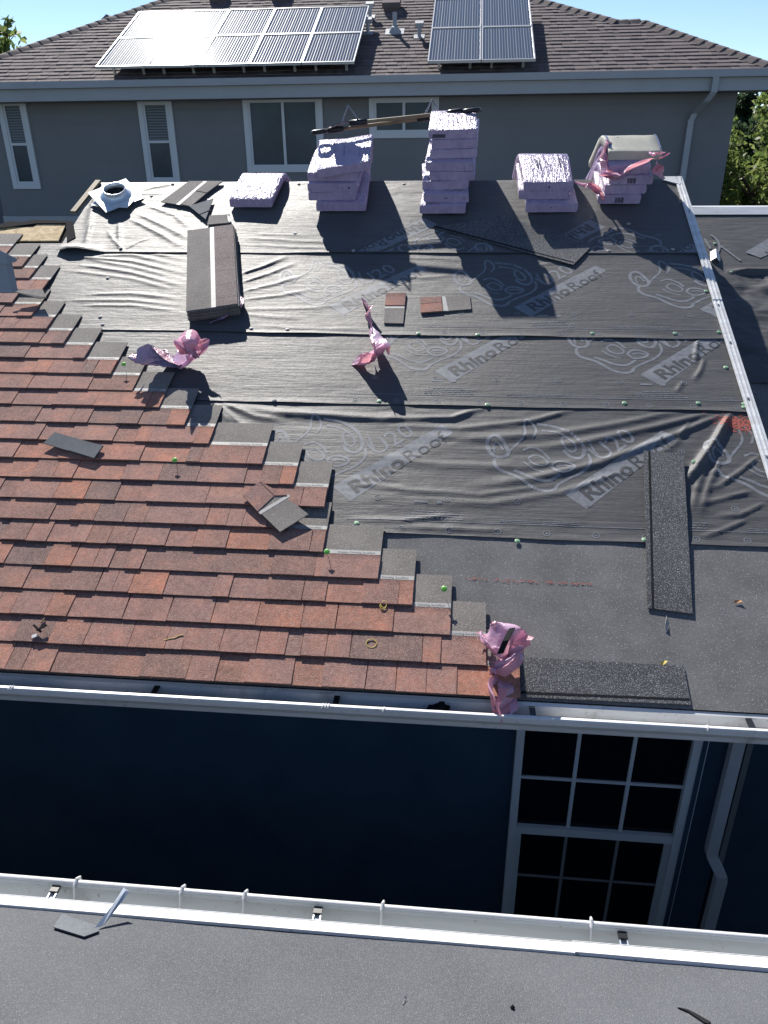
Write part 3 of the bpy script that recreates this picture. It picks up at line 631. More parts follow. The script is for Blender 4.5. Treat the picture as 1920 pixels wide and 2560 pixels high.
# ================================================================== NEAR HOUSE (under the photographer)
near = thing('house', (0, -1.5, 0), 'near house whose grey roof edge and white gutter fill the foreground', 'house')
ny, nz = 1.530, 8-2.140
NM = Matrix(((1, 0, 0, 0), (0, -CP, SP, ny), (0, SP, CP, nz), (0, 0, 0, 1)))   # x right, y up-slope (towards camera), z normal
NM = Matrix(((-1, 0, 0, 0), (0, -CP, SP, ny), (0, SP, CP, nz), (0, 0, 0, 1)))
def npx(px, py, h=0.):
    n = np.array([0, SP, CP]); P = np.array([0, ny, nz])+n*h; q = hitp(px, py, P, n)-np.array([0, ny, nz]); return float(-q[0]), float(q.dot(np.array([0, -CP, SP])))
g = G(); nx, ns = 200, 120; X, S = np.meshgrid(np.linspace(-5, 5, nx+1), np.linspace(.018, 4.5, ns+1)); Zz = .004+.004*vnoise(X*3, S*3)+.002*vnoise(X*11, S*11); i = (np.arange(ns)[:, None]*(nx+1)+np.arange(nx)[None, :])
g.add(np.stack([X, S, Zz], -1).reshape(-1, 3).tolist(), np.stack([i, i+1, i+nx+2, i+nx+1], -1).reshape(-1, 4).tolist()); nroof = g.out('roof_membrane', M['nearroof'], near, NM, True)
G().box(-5, 5, 0, 4.5, -.12, -.002).out('roof_deck', M['dark'], near, NM)
jx = npx(1430, 2365)[0]
for n_, (a0, a1, dz) in enumerate(((jx-.012, 5, 0), (-5, jx, .003))):
    de = G().box(a0, a1, -.012, .040, .0035, .0130+dz); de.box(a0, a1, -.0145, -.0125, -.05, .015+dz); de.out('drip_edge', M['white'], near, NM)
hy0, hy1 = ny-.008, ny+.112; ht = nz-.030
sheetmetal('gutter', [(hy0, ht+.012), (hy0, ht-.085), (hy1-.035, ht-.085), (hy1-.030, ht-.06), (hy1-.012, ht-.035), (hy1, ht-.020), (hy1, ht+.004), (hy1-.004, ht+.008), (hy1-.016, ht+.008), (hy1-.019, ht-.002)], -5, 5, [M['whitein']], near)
g = G().tube([(-5, hy1-.008, ht+.008), (5, hy1-.008, ht+.008)], .0085, 10); g.out('gutter_lip', M['white'], near, smooth=True)
G().box(-5, 5, hy0-.035, hy0-.003, ht-.15, ht+.015).out('fascia', M['white'], near)
for px, py in ((122, 2230), (790, 2290), (1565, 2345)):
    x = hit_y(px, py, ny+.05)[0]; hg = G().box(x-.011, x+.011, hy0+.002, hy1-.02, ht-.014, ht-.010); hg.box(x-.0125, x-.009, hy0+.002, hy1-.02, ht-.014, ht-.002); hg.box(x+.009, x+.0125, hy0+.002, hy1-.02, ht-.014, ht-.002); hg.box(x-.0135, x+.0135, hy1-.042, hy1-.016, ht-.008, ht+.002, 1); hg.out('gutter_hanger', [M['galv'], M['black']], near)
for px, py in ((192, 2195), (455, 2215), (612, 2228), (955, 2252), (1477, 2293)):
    x = hit_y(px, py, hy1)[0]; g = G().tube([(x-.002, hy1-.050, ht-.055), (x, hy1-.034, ht-.02), (x, hy1-.022, ht+.012), (x+.002, hy1-.006, ht+.022), (x+.004, hy1+.012, ht+.010), (x+.003, hy1+.012, ht-.03)], [.002, .0035, .0045, .005, .004, .003], 6); g.out('gutter_tie', M['white'], near)
G().box(-5, 5, -6, ny-.38, 0, nz-.2).out('wall', M['navy'], near)
# ================================================================== FAR HOUSE
FY = 13.62; FW = 14.15
far = thing('house', (-2, 17, 0), 'grey house behind with brown hip roof carrying solar panels', 'house')
gz = hit_y(960, 188, FY)[2]; FE = np.array([0, FY+.06, gz-.02])
FNV, FSV = NV, SV
FM = Matrix(((1, 0, 0, 0), (0, CP, -SP, FE[1]), (0, SP, CP, FE[2]), (0, 0, 0, 1)))
def fp(px, py, h=0.):
    q = hitp(px, py, FE+NV*h, NV)-FE; return float(q[0]), float(q.dot(SV))
pl = fp(0, 145); pl2 = fp(395, 8); pr = fp(1920, 165); pr1 = fp(1600, 56); pr2 = fp(1541, 58); pr3 = fp(1345, 3)
hl = (pl2[1]-pl[1])/(pl2[0]-pl[0]); hr = (pr3[1]-pr2[1])/(pr3[0]-pr2[0]); hr1 = (pr[1]-pr1[1])/(pr[0]-pr1[0])
TOPS = 6.6
eL = pl[0]-pl[1]/hl; eR = pr[0]-pr[1]/hr1
def xlim(s):
    l = eL+s/hl
    r = eR+s/hr1 if s < pr1[1] else (pr1[0]+(pr2[0]-pr1[0])*min(1, (s-pr1[1])/max(.05, pr2[1]-pr1[1])) if s < pr2[1]+.02 else pr2[0]+(s-pr2[1])/hr)
    return l, r
TOPS = min(TOPS, 6.6)
g = G(); n = 40; outl = [xlim(s) for s in np.linspace(0, TOPS, n+1)]
g.add([(l, s, 0) for (l, r), s in zip(outl, np.linspace(0, TOPS, n+1))]+[(r, s, 0) for (l, r), s in zip(outl, np.linspace(0, TOPS, n+1))], [(i, n+1+i, n+2+i, i+1) for i in range(n)])
# hip sides and back so the roof is a solid
b = len(g.v); tl, tr_ = outl[-1]
g.add([(eL, 0, 0), (tl, TOPS, 0), (eL, 2*TOPS*CP*CP, -2*TOPS*CP*SP+0)], [(0, 1, 2)])
g.add([(eR, 0, 0), (tr_, TOPS, 0), (eR, 2*TOPS*CP*CP, -2*TOPS*CP*SP)], [(0, 2, 1)]); g.add([(tl, TOPS, 0), (tr_, TOPS, 0), (eR, 2*TOPS*CP*CP, -2*TOPS*CP*SP), (eL, 2*TOPS*CP*CP, -2*TOPS*CP*SP)], [(0, 1, 2, 3)])
froof = g.out('roof', M['farroof'], far, FM)
g = G(); s = 0.; row = 0; tw_ = [.09, .12, .15, .19, .23]
while s < min(TOPS, 5.2):
    l, r = xlim(s+.07); x = l+.02; l2, r2 = xlim(s+.15)
    while x < r-.03:
        w = min(random.choice(tw_), r-x); h = random.choice([.001, .004, .007])+.004; a0, a1 = x, x+w-.004
        if a0 > l2-.1 and a1 < r2+.1 or True:
            g.add([(a0, s, .002), (a1, s, .002), (a1, s, .010+h), (a0, s, .010+h), (a1, s+.148, .004+h*.2), (a0, s+.148, .004+h*.2), (a1, s+.148, .0), (a0, s+.148, 0)], [(0, 1, 2, 3), (3, 2, 4, 5), (1, 6, 4, 2), (0, 3, 5, 7)])
        x += w
    s += .143; row += 1
tag(g.sub('shingle_courses', M['farroof'], froof), kind='stuff')
g = G()
def caps(p, q, wd=.13):
    p = np.array(p); q = np.array(q); L = np.linalg.norm(q-p); e = (q-p)/L; nn = np.array([-e[1], e[0], 0]); k = 0.
    while k < L-.1:
        a = p+e*k; b_ = p+e*min(L, k+.24); z1, z2 = .05, .03
        g = G(); g.add([tuple(a+nn*wd+[0, 0, .015]), tuple(a+[0, 0, z1]), tuple(a-nn*wd+[0, 0, .015]), tuple(b_+nn*wd+[0, 0, .008]), tuple(b_+[0, 0, z2]), tuple(b_-nn*wd+[0, 0, .008])], [(0, 1, 4, 3), (1, 2, 5, 4), (0, 2, 1)]); g.sub('ridge_cap', M['farcap'], froof); k += .2
caps((eL, 0, 0), (tl, TOPS, 0)); caps((eR, 0, 0), (pr1[0], pr1[1], 0)); caps((pr1[0], pr1[1], 0), (pr2[0], pr2[1], 0)); caps((pr2[0], pr2[1], 0), (tr_, TOPS, 0))
G().box(eL-.1, eR+.1, FY-.02, FY+.10, gz-.10, gz+.0).out('gutter', M['fartrim'], far)
G().box(eL-.1, eR+.1, FY-.035, FY-.021, gz-.035, gz+.006).sub('gutter_lip', M['fartrim'], far.children[-1])
G().box(eL-.1, eR+.08, FY+.07, FY+.13, gz-.28, gz-.102).out('fascia', M['fartrim'], far)
G().box(eL, eR-.02, FY+.131, FW+.02, gz-.285, gz-.27).out('soffit', M['farwall'], far)
cr = hit_y(1822, 360, FW)[0]
G().box(eL+.7, cr, FW, FW+7.5, 0, gz-.26).out('wall', M['farwall'], far)
g = G(); z = .3
while z < gz-.3: g.box(eL+.7, cr+.006, FW-.008, FW-.001, z, z+.1905); z += .192
for k in range(0, 1): pass
lap = g; lap.out('lap_siding', M['farwall'], far)
tz = hit_y(60, 540, FW)[2]; G().box(eL+.7, hit_y(300, 560, FW)[0], FW-.05, FW-.009, tz-.25, tz).out('belly_band', M['fartrim'], far)
def fwin(x0, y0, x1, y1, kind, trimtop=True):
    A = hit_y(x0, y0, FW-.03); B = hit_y(x1, y1, FW-.03); xa, xb, zt, zb = A[0], B[0], A[2], B[2]; t = .085
    g = G(); g.box(xa, xa+t, FW-.045, FW-.0085, zb, zt); g.box(xb-t, xb, FW-.045, FW-.0085, zb, zt); g.box(xa+t, xb-t, FW-.045, FW-.0085, zt-t*1.6, zt); g.box(xa+t, xb-t, FW-.045, FW-.0085, zb, zb+t)
    o = g.out('window', M['farframe'], far); a, b, c, d = xa+t, xb-t, zb+t, zt-t*1.6
    G().box(a, b, FW-.0082, FW-.006, c, d).sub('pane', M['glass'], o); f = .035
    fr = G(); fr.box(a, a+f, FW-.03, FW-.0083, c, d); fr.box(b-f, b, FW-.03, FW-.0083, c, d); fr.box(a+f, b-f, FW-.03, FW-.0083, d-f, d); fr.box(a+f, b-f, FW-.03, FW-.0083, c, c+f)
    if kind == 'hung': fr.box(a+f, b-f, FW-.032, FW-.0083, (c+d)/2-.02, (c+d)/2+.02)
    else: fr.box((a+b)/2-.022, (a+b)/2+.022, FW-.032, FW-.0083, c+f, d-f)
    fr.sub('sash', M['farframe'], o)
    if kind == 'hung':
        k = (c+d)/2+.03
        while k < d-.05: G().box(a+.04, b-.04, FW-.0145, FW-.0085, k, k+.024).sub('blind_slat', M['blind'], o); k += .042
fwin(-12, 236, 103, 472, 'hung'); fwin(340, 234, 452, 462, 'hung'); fwin(604, 228, 812, 430, 'slide'); fwin(922, 228, 1096, 344, 'slide')
x = hit_y(1766, 200, FW)[0]; dz = lambda py: hit_y(1730, py, FW)[2]
ds = G(); xx = hit_y(1722, 320, FW)[0]
ds.loft([[(a-.045, y-.03, z), (a+.045, y-.03, z), (a+.045, y+.03, z), (a-.045, y+.03, z)] for a, y, z in ((x, FY+.02, gz-.09), (x, FY+.02, gz-.30), (x-.06, FY+.12, gz-.42), (xx+.03, FW-.08, gz-.58), (xx, FW-.05, gz-.68), (xx, FW-.05, .2))]); ds.out('downspout', M['fartrim'], far)
# vents on the far roof
def fbox(px0, py0, px1, py1, h, nm, m):
    a = fp(px0, py1); b_ = fp(px1, py0); G().box(a[0], b_[0], a[1], a[1]+.3, .0, h).sub(nm, M[m], froof)
x, s = fp(978, 30); v_ = G().box(x-.16, x+.16, s, s+.32, .06, .15); v_.box(x-.14, x+.14, s+.02, s+.3, 0, .06); v_.sub('box_vent', M['farroof'], froof)
for px, py in ((545, 8), (700, 4)): x, s = fp(px, py); G().box(x-.16, x+.16, s, s+.3, 0, .13).sub('box_vent', M['farcap'], froof)
x, s = fp(987, 82); v_ = G(); ax = np.array([0, SP, CP])
v_.tube([np.array([x, s, 0]), np.array([x, s, 0])+ax*.30], .035, 12); v_.loft([[(x+r*math.cos(t), s+r*math.sin(t), z) for t in np.linspace(0, 2*math.pi, 13)[:-1]] for r, z in ((.12, .016), (.10, .03), (.05, .10))]); v_.box(x-.16, x+.16, s-.12, s+.14, .014, .02); v_.sub('vent_pipe', M['fartrim'], froof)
for px, py in ((925, 45), (920, 85), (1048, 95)):
    x, s = fp(px, py); v_ = G().box(x-.09, x+.09, s-.07, s+.1, .014, .022); v_.tube([np.array([x, s, 0]), np.array([x, s, 0])+ax*.16], .03, 10); v_.box(x-.07, x+.07, s+.04, s+.16, .15, .21); v_.sub('vent_cap', M['fartrim'], froof)
# ---------------------------------------------------------------- solar panels
def panel(x, s, w, h, label, group):
    t = thing('solar_panel', FM @ Vector((x+w/2, s+h/2, .10)), label, 'solar panel', group)
    Mp = FM @ Matrix.Translation((x, s, .22)); f = .018; g = G()
    g.box(0, w, 0, f, -.02, .02); g.box(0, w, h-f, h, -.02, .02); g.box(0, f, f, h-f, -.02, .02); g.box(w-f, w, f, h-f, -.02, .02); g.box(.04, w-.04, h*.22, h*.22+.03, -.055, -.021); g.box(.04, w-.04, h*.75, h*.75+.03, -.055, -.021); [g.box(w*a_-.02, w*a_+.02, h*b_, h*b_+.03, -.222, -.056) for a_ in (.2, .8) for b_ in (.22, .75)]
    g.out('frame', M['alu'], t, Mp)
    gl = G().box(f, w-f, f, h-f, -.012, .008).out('glass', M['cell'], t, Mp)
    ln = G(); n = 17
    for k in range(1, n+1): xx = f+(w-2*f)*k/(n+1); ww = .0042 if k % 3 else .0065; ln.add([(xx-ww, f, .0095), (xx+ww, f, .0095), (xx+ww, h-f, .0095), (xx-ww, h-f, .0095)], [(0, 1, 2, 3)])
    ln.sub('busbars', M['cellline'], gl)
bl = fp(240, 168, .22); br = fp(886, 157, .22); tr2 = fp(920, 17, .22)
w5 = (br[0]-bl[0])/5; hh = (tr2[1]-br[1])/2
for r_ in range(2):
    for c_ in range(5):
        panel(bl[0]+c_*w5+.006, br[1]+r_*hh+.006, w5-.012, hh-.012, f'solar panel of the large left array, {"lower" if r_ == 0 else "upper"} row, {["first", "second", "third", "fourth", "fifth"][c_]} from the left', 'solar panels of the large left array')
bl = fp(1068, 156, .22); br = fp(1340, 151, .22); w2 = (br[0]-bl[0])/2; tb = fp(1205, 70, .22); h2 = tb[1]-(bl[1]+br[1])/2
for r_ in range(2):
    for c_ in range(2): panel(bl[0]+c_*w2+.006, bl[1]+r_*h2+.006, w2-.012, h2-.012, f'{"lower" if r_ == 0 else "upper"} {"left" if c_ == 0 else "right"} panel of the small square solar array', 'solar panels of the small square array')
print('panel dims', w5, hh, w2, h2, 'TOPS', TOPS, 'eL', eL, 'eR', eR)
# ================================================================== SHINGLE BUNDLES DRAPED OVER THE RIDGE
def bundle(cxp, k, label, group, wid=.36, dxx=0., yaw=0., slide=0., front=.5, back=.46, tilt_=0., mt='wrap', end=.030, bare=False):
    nseg, rings = 26, []
    r = .04+.018*k; base = .020; off = k*.061
    t = thing('shingle_bundle', (cxp+dxx, YR, ZR+.02+off), label, 'shingle bundle', group)
    ph = random.uniform(0, 99)
    def pos(u):        # u: -front .. back, arc coordinate; returns y,z of underside, thickness
        y = u*CP+slide; sp = abs(u)/.5
        z = -math.tan(PITCH)*(math.sqrt(y*y+r*r)-r)+base+off
        return y, z, .060
    us = list(np.linspace(-front, back, nseg)); us = [us[0]-.004]+us+[us[-1]+.004]
    cyw, syw = math.cos(yaw), math.sin(yaw)
    for i, u in enumerate(us):
        y, z, th = pos(u); e = i in (0, len(us)-1); hw = wid/2*(1-.03*math.cos(u*6+ph)); q = .007 if not e else .011; ring = []
        prof = [(-hw, q), (-hw, th*.5), (-hw, th-q), (-hw+q, th), (-hw*.6, th), (-hw*.2, th), (hw*.2, th), (hw*.6, th), (hw-q, th), (hw, th-q), (hw, th*.5), (hw, q), (hw-q, 0), (0, 0), (-hw+q, 0)]
        y2, z2, _ = pos(u+.01); sl_ = (z2-z)/(y2-y); nl = math.hypot(1, sl_)
        for j, (a, b_) in enumerate(prof):
            nz_ = .005*vnoise(u*7+ph, j*.9+k)+.0025*vnoise(u*30+ph, j*1.7); b2 = b_*(.96 if e else 1)+(.001 if e else 0)
            yy = y-sl_/nl*b2*.6; zz = z+b2/nl*1.0+(b2*(1-1/nl))*.6+nz_*(1 if b_ > 0 else .2)+a*tilt_*(1 if u < 0 else .3)
            aa = a+nz_*.8; ring.append((cxp+dxx+aa*cyw-yy*syw, YR+aa*syw+yy*cyw, ZR+zz))
        rings.append(ring)
    g = G().loft(rings); bo = g.out('wrapped_body' if not bare else 'shingle_back_stack', M[mt], t, smooth=True)
    me = bo.data
    for p in me.polygons: p.use_smooth = len(p.vertices) == 4
    # end flap: flat front end with fold line
    f = rings[0]; cen = np.mean(np.array(f), 0); 
    return t, rings
def printpatch(t, rings, i0, i1, j0, j1, m, nm, off=.003, nlines=0):
    """ink lying on top of the bundle between rings i0..i1 and profile slots j0..j1"""
    g = G(); 
    for i in range(i0, i1):
        P = [np.array(rings[i][j0]), np.array(rings[i][j1]), np.array(rings[i+1][j1]), np.array(rings[i+1][j0])]; up = np.array([0, -.2, 1])*off
        g.add([tuple(p+up) for p in P], [(0, 1, 2, 3)])
    g.out(nm, M[m], t)
def endprint(t, rings, segs, z0, z1):
    f = np.array(rings[0]); a = f[14]; b = f[12]; up = (f[3]-f[14]); ac = b-a; nrm = _unit(np.cross(ac, up)); nrm = nrm if nrm[1] < 0 else -nrm
    g = G()
    for u0, u1 in segs: g.add([tuple(a+ac*u+up*v+nrm*.004) for u, v in ((u0, z0), (u1, z0), (u1, z1), (u0, z1))], [(0, 1, 2, 3)])
    g.out('label_print', M['ink'], t)
def topprint(t, rings, seed):
    rs = random.Random(seed); R_ = np.array(rings)
    def P(u, v):      # u along rings (1..26), v 0..1 across the top face (slots 3..8)
        i = int(u); f = u-i; j = 3+v*5; j0 = min(int(j), 7); g_ = j-j0
        a_ = R_[i][j0]*(1-g_)+R_[i][j0+1]*g_; b_ = R_[i+1][j0]*(1-g_)+R_[i+1][j0+1]*g_; return a_*(1-f)+b_*f+np.array([0, -.001, .0035])
    g = G()
    for row in range(9):
        v0 = .10+row*.095
        if rs.random() < .25: continue
        u = rs.uniform(3, 5)
        while u < 13:
            l = rs.uniform(.25, .8)
            if rs.random() < .7: g.add([tuple(P(u, v0)), tuple(P(u, v0+.022)), tuple(P(u+l, v0+.022)), tuple(P(u+l, v0))], [(0, 1, 2, 3)])
            u += l+rs.uniform(.12, .5)
    tag(g.out('fine_print', M['inkpale'], t), kind='stuff')
def stackx(px, py): return hit_y(px, py, YR-.45)[0]
ORD = ['bottom', 'second', 'third', 'fourth', 'fifth', 'sixth', 'seventh', 'topmost']
# A
xa = stackx(632, 535); tA, rA = bundle(xa, 0, 'single lavender-wrapped bundle lying alone on the ridge, left of the stacks', 'wrapped shingle bundles on the ridge', .345, yaw=-.05, dxx=.0, front=.44); topprint(tA, rA, 1)
# B
xb = stackx(843, 500)
for k, (dx_, yw, sl_) in enumerate([(.02, .02, 0), (-.03, -.02, .012), (-.045, .03, -.005), (-.03, 0, .01), (.015, .10, -.03)]):
    t, rg = bundle(xb, k, f'lavender shingle bundle, {ORD[k] if k < 4 else "topmost"} of the left stack under the tool head', 'left stack of wrapped bundles', .37+(.04 if k == 4 else 0), dx_, yw, sl_, tilt_=.14 if k == 4 else 0, end=.030)
    if k == 2: endprint(t, rg, [(.84, .87)], .4, .65)
    if k == 4: topprint(t, rg, 2)
# C
xc = stackx(1122, 520)
for k, (dx_, yw, sl_) in enumerate([(-.02, -.05, -.035), (-.05, .06, -.02), (-.02, -.03, .02), (.01, .02, .01), (.01, -.02, .0), (.015, .02, .02), (.03, .0, .015), (.005, .03, .01)]):
    t, rg = bundle(xc, k, f'lavender shingle bundle, {ORD[k]} of the tallest stack', 'tallest stack of wrapped bundles', .345, dx_, yw, sl_, front=.5-.02*(k > 4), tilt_=.03*random.uniform(-1, 1), end=.026)
    if k == 1: endprint(t, rg, [(.45, .53), (.9, .93)], .5, .6)
    if k == 7: endprint(t, rg, [(.05, .33)], .15, .55); topprint(t, rg, 3)
# D
xd = stackx(1368, 510)
for k, (dx_, yw, sl_) in enumerate([(.015, .03, -.02), (-.03, .0, .02), (-.02, .04, 0)]):
    t, rg = bundle(xd, k, f'lavender shingle bundle, {["bottom", "middle", "top"][k]} of the low stack of three', 'low stack of three bundles', .37, dx_, yw, sl_)
    if k == 0: endprint(t, rg, [(.48, .50)], .5, .65)
    if k == 2:
        endprint(t, rg, [(.5, .53)], .3, .6); topprint(t, rg, 4)
        for a, b_ in ((4, 5),): printpatch(t, rg, 7, 12, 4, 4, 'ink', 'print_line') if False else None
        for jx_, i0, i1 in ((-.07, 6, 10), (-.05, 6, 10), (.10, 6, 12)):
            g = G()
            for i in range(i0, i1):
                c0, c1 = (np.array(rg[i][5])+np.array(rg[i][6]))/2, (np.array(rg[i+1][5])+np.array(rg[i+1][6]))/2; up = np.array([0, 0, .010])
                g.add([tuple(c0+up+[jx_, 0, 0]), tuple(c0+up+[jx_+.007, 0, 0]), tuple(c1+up+[jx_+.007, 0, 0]), tuple(c1+up+[jx_, 0, 0])], [(0, 1, 2, 3)])
            g.out('label_print', M['ink'], t)
# E
xe = stackx(1562, 500)
for k, (dx_, yw, sl_) in enumerate([(-.02, -.02, .05), (.0, .02, .05), (.02, .06, .04), (.02, .0, .05)]):
    t, rg = bundle(xe, k, f'lavender bundle with barcode label, {["bottom", "second", "third", "fourth"][k]} of the right stack', 'right stack of bundles', .31, dx_, yw, sl_, front=.46)
    if k in (0, 2): endprint(t, rg, [(.40, .43), (.45, .46), (.47, .49), (.50, .515), (.53, .545), (.56, .60)], .15, .8)
    if k == 3: endprint(t, rg, [(.5, .54)], .2, .8)
t, rg = bundle(xe, 4, 'torn-open bundle on top of the right stack, showing tan shingle backs', 'right stack of bundles', .385, .05, .03, .05, front=.40, mt='backtan', bare=True)
for j in (4, 8):
    g = G()
    for i in range(2, 24):
        c0, c1 = np.array(rg[i][j]), np.array(rg[i+1][j]); s_ = .012 if j == 4 else -.012
        sh_ = np.array([-.06 if j == 4 else -.012, 0, .005])
        g.add([tuple(c0+sh_), tuple(c0+sh_+[.014, 0, 0]), tuple(c1+sh_+[.014, 0, 0]), tuple(c1+sh_)], [(0, 1, 2, 3)])
    g.out('guide_line', M['inkblue'], t)
# crumpled plastic ------------------------------------------------
def crumple(pts, radii, n=0, pleat=7, amp=.3, seed=0, flat=1., sub_=6, amp2=.12):
    """a plastic sheet folded over and over by mirror planes (crisp creases), gathered along a path"""
    rs = np.random.default_rng(1000+seed); P = np.array(smoothp(pts, 3)); seg = np.r_[0, np.cumsum(np.linalg.norm(np.diff(P, axis=0), axis=1))]; Lp = seg[-1]
    nt, nv = 64, 58; T, Vv = np.meshgrid(np.linspace(0, 1, nt), np.linspace(-1, 1, nv), indexing='ij')
    rm = float(np.mean(radii)); q = np.stack([T*Lp/rm, Vv*(3.0+.8*rs.random()), .25*vnoise(T*5+seed, Vv*3)], -1).reshape(-1, 3)
    # ragged ends
    q[:, 0] += (vnoise(q[:, 1]*2.1+seed*7, q[:, 1]*.0+seed)*.9)*np.where(q[:, 0] > Lp/rm*.5, 1, -1)*np.clip(abs(q[:, 0]/(Lp/rm)-.5)*2-.6, 0, 1)
    for k in range(15):
        ext = np.percentile(np.abs(q[:, 1:]), 96)
        nrm = np.array([rs.normal(0, .30), rs.normal(), rs.normal()*.9]); nrm /= np.linalg.norm(nrm)
        c = np.array([rs.uniform(0, Lp/rm), 0, 0]); d0 = (q-c) @ nrm; d = rs.uniform(.30, .85)*max(1., ext*.6)
        over = d0 > d; loc = np.exp(-((q[:, 0]-c[0])/(2.2))**2) if k > 6 else 1.
        q = q-np.where(over, 1.75*(d0-d)*loc, 0)[:, None]*nrm
    lo, hi = np.percentile(q[:, 0], [1.5, 98.5]); q[:, 0] = (q[:, 0]-lo)/(hi-lo)*Lp/rm
    for ax in (1, 2): m_ = np.median(q[:, ax]); sc_ = np.percentile(np.abs(q[:, ax]-m_), 93); q[:, ax] = (q[:, ax]-m_)/max(sc_, .05)*(1.05 if ax == 1 else .95)
    q[:, 1:] = np.clip(q[:, 1:], -1.35, 1.35)+.06*np.stack([vnoise(q[:, 0]*3, q[:, 1]*5+q[:, 2]*3), vnoise(q[:, 0]*3+9, q[:, 2]*5-q[:, 1]*3)], -1)
    tt = np.clip(q[:, 0]/(Lp/rm), -.06, 1.06); r = np.interp(tt, np.linspace(0, 1, len(radii)), radii)
    Pp = np.stack([np.interp(tt*Lp, seg, P[:, i]) for i in range(3)], -1); e = 1e-3
    tn = np.stack([np.interp(np.clip(tt+.05, 0, 1)*Lp, seg, P[:, i])-np.interp(np.clip(tt-.05, 0, 1)*Lp, seg, P[:, i]) for i in range(3)], -1); tn /= np.linalg.norm(tn, axis=1)[:, None]+1e-9
    ex = (np.minimum(tt, 0)+np.maximum(tt-1, 0))*Lp; Pp = Pp+tn*ex[:, None]
    a = np.cross(tn, [0, 0, 1.]); a /= np.linalg.norm(a, axis=1)[:, None]+1e-9; b = np.cross(a, tn)
    V = Pp+a*(q[:, 1]*r)[:, None]+b*(q[:, 2]*r*flat)[:, None]
    i = (np.arange(nt-1)[:, None]*nv+np.arange(nv-1)[None, :]); Fc = np.stack([i, i+1, i+nv+1, i+nv], -1).reshape(-1, 4)
    return (V.tolist(), Fc.tolist())
def plastic(name, groups, M_, label, cat, group=None, loc=None, names=None):
    t = thing(name, loc, label, cat, group)
    for i, (rings, m) in enumerate(groups):
        g = G().loft(rings, True, False); o = g.out(names[i] if names else 'crumpled_sleeve', M[m], t, M_, True)
    return t
def rz(px, py, h): x, s = rp(px, py, h); return (x, s, h)
# torn pink wrap of the opened top bundle
te = t
def wpt(px, py, Y): return hit_y(px, py, Y)
yy = YR-.40
rings = crumple([wpt(1515, 425, yy), wpt(1500, 400, yy+.1), wpt(1520, 370, yy+.2), wpt(1545, 352, yy+.3)], [.03, .06, .05, .04], pleat=5, amp=.5, seed=3); G().loft(rings, True, False).out('torn_wrap', M['wrapviolet'], te, None, True)
rings = crumple([wpt(1440, 455, yy), wpt(1470, 465, yy-.02), wpt(1500, 480, yy-.02), wpt(1512, 505, yy-.02)], [.012, .05, .045, .01], pleat=5, amp=.45, seed=5, flat=.5); G().loft(rings, True, False).out('torn_wrap', M['wrappink'], te, None, True)
rings = crumple([wpt(1500, 440, yy-.02), wpt(1540, 430, yy-.06), wpt(1590, 415, yy-.07), wpt(1640, 400, yy-.05), wpt(1668, 385, yy)], [.05, .075, .04, .035, .02], pleat=6, amp=.4, seed=8, flat=.6); G().loft(rings, True, False).out('torn_wrap', M['wrappink'], te, None, True)
rings = crumple([wpt(1640, 405, yy+.05), wpt(1648, 425, yy), wpt(1652, 446, yy)], [.05, .06, .05], pleat=5, amp=.4, seed=12, flat=.5); G().loft(rings, True, False).out('torn_wrap', M['wrappink'], te, None, True)
rings = crumple([wpt(1625, 378, yy-.03), wpt(1645, 386, yy-.05), wpt(1665, 382, yy-.03)], [.012, .022, .012], pleat=4, amp=.4, seed=14); G().loft(rings, True, False).out('torn_wrap', M['wrapviolet'], te, None, True)
# empty sleeve left
gr = [(crumple([rz(350, 880, .10), rz(372, 893, .08), rz(410, 905, .07), rz(440, 912, .07)], [.085, .11, .105, .085], pleat=6, amp=.28, seed=31, flat=.7), 'wrap'),
      (crumple([rz(440, 910, .06), rz(472, 900, .06), rz(488, 880, .08), rz(480, 862, .12)], [.05, .055, .06, .075], pleat=5, amp=.4, seed=2, flat=.8), 'wrapviolet'),
      (crumple([rz(455, 885, .12), rz(468, 868, .15), rz(478, 858, .17), rz(498, 864, .15)], [.06, .085, .08, .045], pleat=8, amp=.5, seed=4), 'wrappink')]
plastic('plastic_wrapper', gr, ROOFM, 'crumpled U-shaped lavender plastic sleeve with pink openings beside the shingle steps', 'plastic wrapper', 'empty plastic wrappers', ROOFM @ Vector(rz(430, 905, 0)))
gr = [(crumple([rz(908, 752, .02), rz(918, 790, .03), rz(930, 820, .05), rz(948, 838, .10), rz(958, 852, .13), rz(965, 868, .12)], [.032, .045, .028, .036, .055, .055], pleat=5, amp=.5, seed=6), 'wrapviolet'),
      (crumple([rz(962, 862, .12), rz(940, 885, .09), rz(910, 900, .05), rz(880, 914, .01)], [.055, .07, .05, .02], pleat=6, amp=.5, seed=7, flat=.7), 'wrappink')]
plastic('plastic_wrapper', gr, ROOFM, 'twisted pink and lavender plastic strip lying mid-roof below the left stack', 'plastic wrapper', 'empty plastic wrappers', ROOFM @ Vector(rz(940, 870, 0)))
gr = [(crumple([rz(1195, 1605, .06), rz(1215, 1612, .10), rz(1245, 1608, .12), rz(1280, 1610, .12), rz(1300, 1630, .09)], [.03, .055, .07, .07, .05], pleat=7, amp=.38, seed=9), 'wrapviolet'),
      (crumple([rz(1262, 1610, .15), rz(1258, 1640, .12), rz(1245, 1675, .07), rz(1237, 1690, .05)], [.06, .07, .05, .028], pleat=7, amp=.38, seed=10), 'wrapviolet'),
      (crumple([rz(1237, 1688, .05), rz(1245, 1712, .05), rz(1258, 1730, .04), rz(1270, 1750, .02), rz(1276, 1766, -.01)], [.025, .05, .065, .072, .078], pleat=9, amp=.30, seed=11, flat=.55), 'wrappink')]
